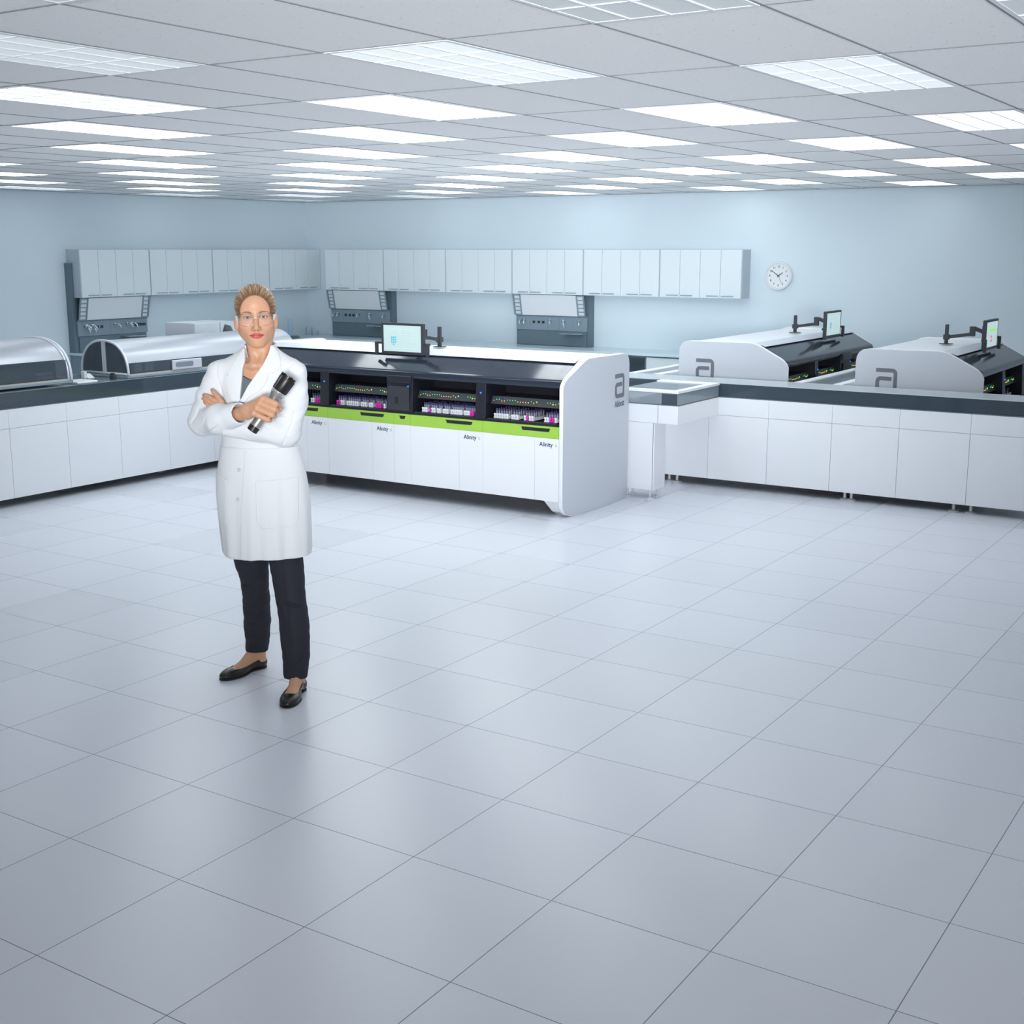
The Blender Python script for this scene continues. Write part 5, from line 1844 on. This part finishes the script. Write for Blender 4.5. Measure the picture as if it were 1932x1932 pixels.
PLK = [(-0.068, 1.046), (-0.078, 0.93), (-0.090, 0.80), (-0.103, 0.584)]
lo_, hi_ = (-0.225, 0.0, 0.575), (0.19, 0.165, 1.06)
shell_part('front_panel', PLK + [(0.20, 0.584), (0.20, 1.046)], 0.0035, 0.0028, lo_, hi_, 0.0026)
shell_part('front_panel', [(p[0] - 0.0035, p[1]) for p in PLK] + [(-0.23, 0.590), (-0.23, 1.046)], 0.0010, 0.0020, lo_, hi_, 0.0026)
shell_part('pocket', [(-0.026, 0.916), (0.140, 0.924), (0.140, 0.752), (0.118, 0.724), (-0.006, 0.718), (-0.028, 0.746)], 0.0085, 0.0030, (-0.05, 0.0, 0.70), (0.17, 0.165, 0.94), 0.0022)
shell_part('pocket', [(-0.215, 0.935), (-0.150, 0.916), (-0.153, 0.75), (-0.164, 0.727), (-0.205, 0.742)], 0.0055, 0.0030, (-0.225, 0.0, 0.71), (-0.13, 0.16, 0.95), 0.0022)

def surf_w(u, z, fld):
    ws = np.linspace(0.0, 0.2, 2001).astype(f32)
    v = fld((np.full_like(ws, u), ws, np.full_like(ws, z)))
    k = np.where(v < 0)[0]
    return float(ws[k[-1]]) if len(k) else 0.1
def disc(name, u, z, r, fld, mt, parent):
    w = surf_w(u, z, fld) + 0.003
    V, Q = [], []
    n = 24
    prof = [(0, 0.0018), (r * 0.25, 0.0016), (r * 0.62, 0.0012), (r * 0.72, 0.0030), (r * 0.9, 0.0032), (r, 0.0015), (r, -0.002)]
    for rr, dw in prof:
        for k in range(n):
            a = 2 * math.pi * k / n
            V.append((u + rr * math.cos(a), w + dw, z + rr * math.sin(a)))
    for i in range(len(prof) - 1):
        for k in range(n):
            Q.append((i * n + k, i * n + (k + 1) % n, (i + 1) * n + (k + 1) % n, (i + 1) * n + k))
    return person_mesh(name, [(np.array(V), np.array(Q))], M[mt], parent)
disc('button', -0.0965, 0.958, 0.0082, coat_torso, 'button', coat)
disc('button', -0.1035, 0.837, 0.0082, coat_torso, 'button', coat)

def dense(pts, rs, m=5):
    p = np.array(pts, float)
    r = np.array(rs, float)
    n = len(p)
    out, ro = [], []
    for i in range(n - 1):
        a, b, c, d = p[max(i - 1, 0)], p[i], p[i + 1], p[min(i + 2, n - 1)]
        for k in range(m):
            t = k / m
            out.append(0.5 * (2 * b + (c - a) * t + (2 * a - 5 * b + 4 * c - d) * t * t + (-a + 3 * b - 3 * c + d) * t ** 3))
            ro.append(r[i] + (r[i + 1] - r[i]) * (3 * t * t - 2 * t ** 3))
    out.append(p[-1])
    ro.append(r[-1])
    return [tuple(q) for q in out], ro
TR_FOLDS = []
def trousers_f(P):
    d = None
    for L_, R_2, ph in zip(LEGS, LEGR, (0.3, 1.4)):
        c = chain(P, *dense(L_, R_2), 0.006)
        # creases down the front and soft rumples
        c = c + wr_noise(P, 0.0013, (40, 30, 45), ph) + wr_noise(P, 0.0006, (-60, 20, 100), ph * 2)
        t = np.interp(P[2], [p[2] for p in L_[::-1]], [p[0] for p in L_[::-1]]).astype(f32)
        c = c - f32(0.0042) * np.exp(-((P[0] - t) / f32(0.0035)) ** 2) * (P[1] > -0.2)
        zc = f32(L_[-1][2])
        # hem, a little lower at the heel
        hem = zc + f32(0.10) * (P[1] - f32(L_[-1][1])) - P[2]
        c = smax(c, hem, 0.003)
        d = c if d is None else smin(d, c, 0.006)
    for p3, rr in TR_FOLDS:
        d = smax(d, -chain(P, p3, rr, 0.001), 0.008)
    return np.maximum(d, P[2] - f32(0.80))
def add_folds():
    ws = np.linspace(-0.30, 0.20, 1001).astype(f32)
    new = []
    for pl, r in (([(0.020, 0.425), (0.060, 0.398), (0.100, 0.388), (0.140, 0.375)], 0.0065), ([(0.030, 0.405), (0.050, 0.375), (0.062, 0.350)], 0.0045),
                  ([(-0.134, 0.432), (-0.095, 0.440), (-0.050, 0.458)], 0.0055), ([(-0.125, 0.245), (-0.085, 0.255), (-0.045, 0.285)], 0.0050),
                  ([(0.112, 0.135), (0.130, 0.148), (0.150, 0.160)], 0.0045), ([(-0.135, 0.165), (-0.110, 0.175), (-0.085, 0.160)], 0.0040)):
        p3 = []
        for u, z in pl:
            v = trousers_f((np.full_like(ws, u), ws, np.full_like(ws, z)))
            k = np.where(v < 0)[0]
            if len(k):
                p3.append((u, float(ws[k[-1]]) + 0.001, z))
        if len(p3) > 1:
            new.append((p3, [r * (0.5 + 0.5 * math.sin(math.pi * (i + 0.4) / (len(p3) - 0.2))) for i in range(len(p3))]))
    TR_FOLDS.extend(new)
add_folds()
person_mesh('trousers', [mesh_field(trousers_f, (-0.20, -0.30, 0.04), (0.20, 0.18, 0.82), 0.0032, 1)], M['trouser'], person)

for ft in FT:
    lo = np.minimum(ft['heel'], ft['toe']) - 0.06
    hi = np.maximum(ft['heel'], ft['toe']) + 0.06
    def shoe_f(P, ft=ft):
        Q = foot_frame(P, ft)
        d = foot_field(P, ft, 0.0045)
        # throat of the shoe: open over the instep, closed over the toes
        rim = np.interp(Q[0], [-0.05, 0.0, 0.05, 0.11, 0.150, 0.172, 0.19, 0.3], [0.064, 0.058, 0.040, 0.030, 0.028, 0.036, 0.08, 0.1]).astype(f32)
        arch = f32(0.012) * np.clip(np.abs(Q[1]) / f32(0.034), 0, 1) ** 2
        d = smax(d, Q[2] - rim - arch, 0.0015)
        d = np.maximum(d, -foot_field(P, ft, 0.001))
        return np.maximum(d, f32(0.006) - P[2])
    sh = person_mesh('shoe', [mesh_field(shoe_f, (lo[0], lo[1], 0.0), (hi[0], hi[1], 0.09), 0.0022, 1)], M['shoe'], person)
    def sole_f(P, ft=ft):
        d = foot_field((P[0], P[1], np.maximum(P[2], 0) * 0 + f32(0.014)), ft, 0.0055)
        return np.maximum(np.maximum(d, P[2] - f32(0.0075)), f32(0.0005) - P[2])
    person_mesh('sole', [mesh_field(sole_f, (lo[0], lo[1], -0.004), (hi[0], hi[1], 0.012), 0.0022, 0)], M['shoe_sole'], sh)

# safety glasses: clear lenses, thin edges, wide clear temples
def strip(name, pts_a, pts_b, thick, mt, parent):
    """ribbon between two head-space polylines, thickened outwards"""
    a = np.array(pts_a, float)
    b = np.array(pts_b, float)
    n = len(a)
    V = []
    mid = np.array([0, 0.0, -0.01])
    for k in (0, 1):
        for row in (a, b):
            for p in row:
                o = p - mid
                o = o / np.linalg.norm(o)
                V.append(p + o * thick * k)
    V = from_head(np.array(V))
    Q = []
    A0, B0, A1, B1 = 0, n, 2 * n, 3 * n
    for i in range(n - 1):
        Q += [(A1 + i, A1 + i + 1, B1 + i + 1, B1 + i), (A0 + i, B0 + i, B0 + i + 1, A0 + i + 1), (A0 + i, A0 + i + 1, A1 + i + 1, A1 + i), (B0 + i, B1 + i, B1 + i + 1, B0 + i + 1)]
    Q += [(A0, A1, B1, B0), (A0 + n - 1, B0 + n - 1, B1 + n - 1, A1 + n - 1)]
    return person_mesh(name, [(V, np.array(Q))], M[mt], parent)
glasses = bpy.data.objects.new('safety_glasses', None)
COL.objects.link(glasses)
glasses.parent = person
def lens_y(x):
    return 0.098 - 9.5 * max(0.0, abs(x) - 0.012) ** 2
for s in (-1, 1):
    xs_ = np.linspace(0.0085, 0.070, 22)
    up_, lo2 = [], []
    for x in xs_:
        t = (x - 0.0085) / 0.0615
        zt = 0.0045 + 0.0105 * math.sin(min(1, t * 3.2) * math.pi / 2) - 0.006 * max(0, t - 0.55) / 0.45
        zb = -0.010 - 0.0235 * math.sin(min(1, t * 2.6) * math.pi / 2) + 0.012 * max(0, t - 0.45) ** 2 / 0.3
        up_.append((s * x, lens_y(x), zt))
        lo2.append((s * x, lens_y(x), zb))
    ln = strip('lens', up_, lo2, 0.0014, 'lens', glasses)
    path = up_ + lo2[::-1] + [up_[0]]
    mb = MB().tube([Vector(to_world(from_head(np.array(p)))) for p in path], 0.0008, 6)
    obj('lens_edge', mb, M['glasses_rim'], ln, smooth=True)
    ys = np.linspace(lens_y(0.070), -0.012, 9)
    ta, tb_ = [], []
    for k, y_ in enumerate(ys):
        t = k / 8
        x = 0.0705 + 0.0125 * math.sin(min(1, t * 1.6) * math.pi / 2)
        hgt = 0.011 if t < 0.35 else 0.011 - 0.007 * (t - 0.35) / 0.65
        zc = -0.004 + 0.008 * t
        ta.append((s * x, y_, zc + hgt))
        tb_.append((s * x, y_, zc - hgt))
    strip('temple', ta, tb_, 0.0018, 'glasses', glasses)
mb = MB().tube([Vector(to_world(from_head(np.array(p)))) for p in ((-0.0085, 0.0985, -0.0025), (-0.004, 0.1005, -0.0005), (0.004, 0.1005, -0.0005), (0.0085, 0.0985, -0.0025))], 0.0016, 6)
obj('bridge', mb, M['glasses'], glasses, smooth=True)

# ---- the flashlight she holds ----------------------------------------------
TAw, TBw = Vector(to_world(TA)), Vector(to_world(TB))
TL = (TBw - TAw).length
tdir = (TBw - TAw).normalized()
tu = tdir.cross(Vector((0, 0, 1))).normalized()
tv = tu.cross(tdir)
def T3(r, a, t):
    return TAw + tdir * (t * TL) + (tu * math.cos(a) + tv * math.sin(a)) * r
def lathe(prof, n=40, mod=None):
    mb = MB()
    vs, fs = [], []
    for t, r in prof:
        for k in range(n):
            a = 2 * math.pi * k / n
            rr = r * (mod(a) if mod else 1)
            vs.append(T3(rr, a, t))
    for i in range(len(prof) - 1):
        for k in range(n):
            fs.append((i * n + k, i * n + (k + 1) % n, (i + 1) * n + (k + 1) % n, (i + 1) * n + k))
    fs.append(tuple(range(n)))
    fs.append(tuple((len(prof) - 1) * n + k for k in range(n)))
    return mb.add(vs, fs)
fl = thing('flashlight', 'silver and black flashlight held in the right hand of the woman', 'flashlight', tuple((TAw + TBw) / 2))
obj('barrel', lathe([(0.085, 0.0205), (0.55, 0.0205), (0.62, 0.0225), (0.66, 0.0265), (0.70, 0.0290)]), M['torch_metal'], fl, autosmooth=40)
obj('tail_cap', lathe([(-0.03, 0.0190), (-0.022, 0.0215), (0.060, 0.0222), (0.066, 0.0210)]), M['torch_black'], fl, autosmooth=40)
obj('ring', lathe([(0.0665, 0.0213), (0.070, 0.0222), (0.082, 0.0222), (0.0845, 0.0212)]), M['chrome'], fl, autosmooth=40)
obj('ring', lathe([(0.7005, 0.0292), (0.708, 0.0308), (0.716, 0.0296), (0.724, 0.0312), (0.740, 0.0312), (0.746, 0.0300)]), M['chrome'], fl, autosmooth=40)
cog = lambda a: 1.0 if (a * 6 / (2 * math.pi)) % 1 < 0.78 else 0.90
obj('head', lathe([(0.7465, 0.0302), (0.760, 0.0318), (0.97, 0.0338), (0.985, 0.0330), (0.986, 0.0290), (0.95, 0.0270)], 96, cog), M['torch_black'], fl, autosmooth=40)
lug = MB()
for k in range(6):
    a0 = 2 * math.pi * (k + 0.08) / 6
    a1 = 2 * math.pi * (k + 0.66) / 6
    vs = []
    for t in (0.984, 1.03):
        for r in (0.0292, 0.0334):
            for q in range(7):
                vs.append(T3(r, a0 + (a1 - a0) * q / 6, t))
    fs = []
    for q in range(6):
        fs += [(q, q + 1, 8 + q, 7 + q), (14 + q, 21 + q, 22 + q, 15 + q), (q, 14 + q, 15 + q, q + 1), (7 + q, 8 + q, 22 + q, 21 + q)]
    fs += [(0, 7, 21, 14), (6, 20, 27, 13)]
    lug.add(vs, fs)
obj('head_lugs', lug, M['torch_black'], fl)
obj('lens', lathe([(0.948, 0.0268), (0.955, 0.0268)]), M['lens'], fl)
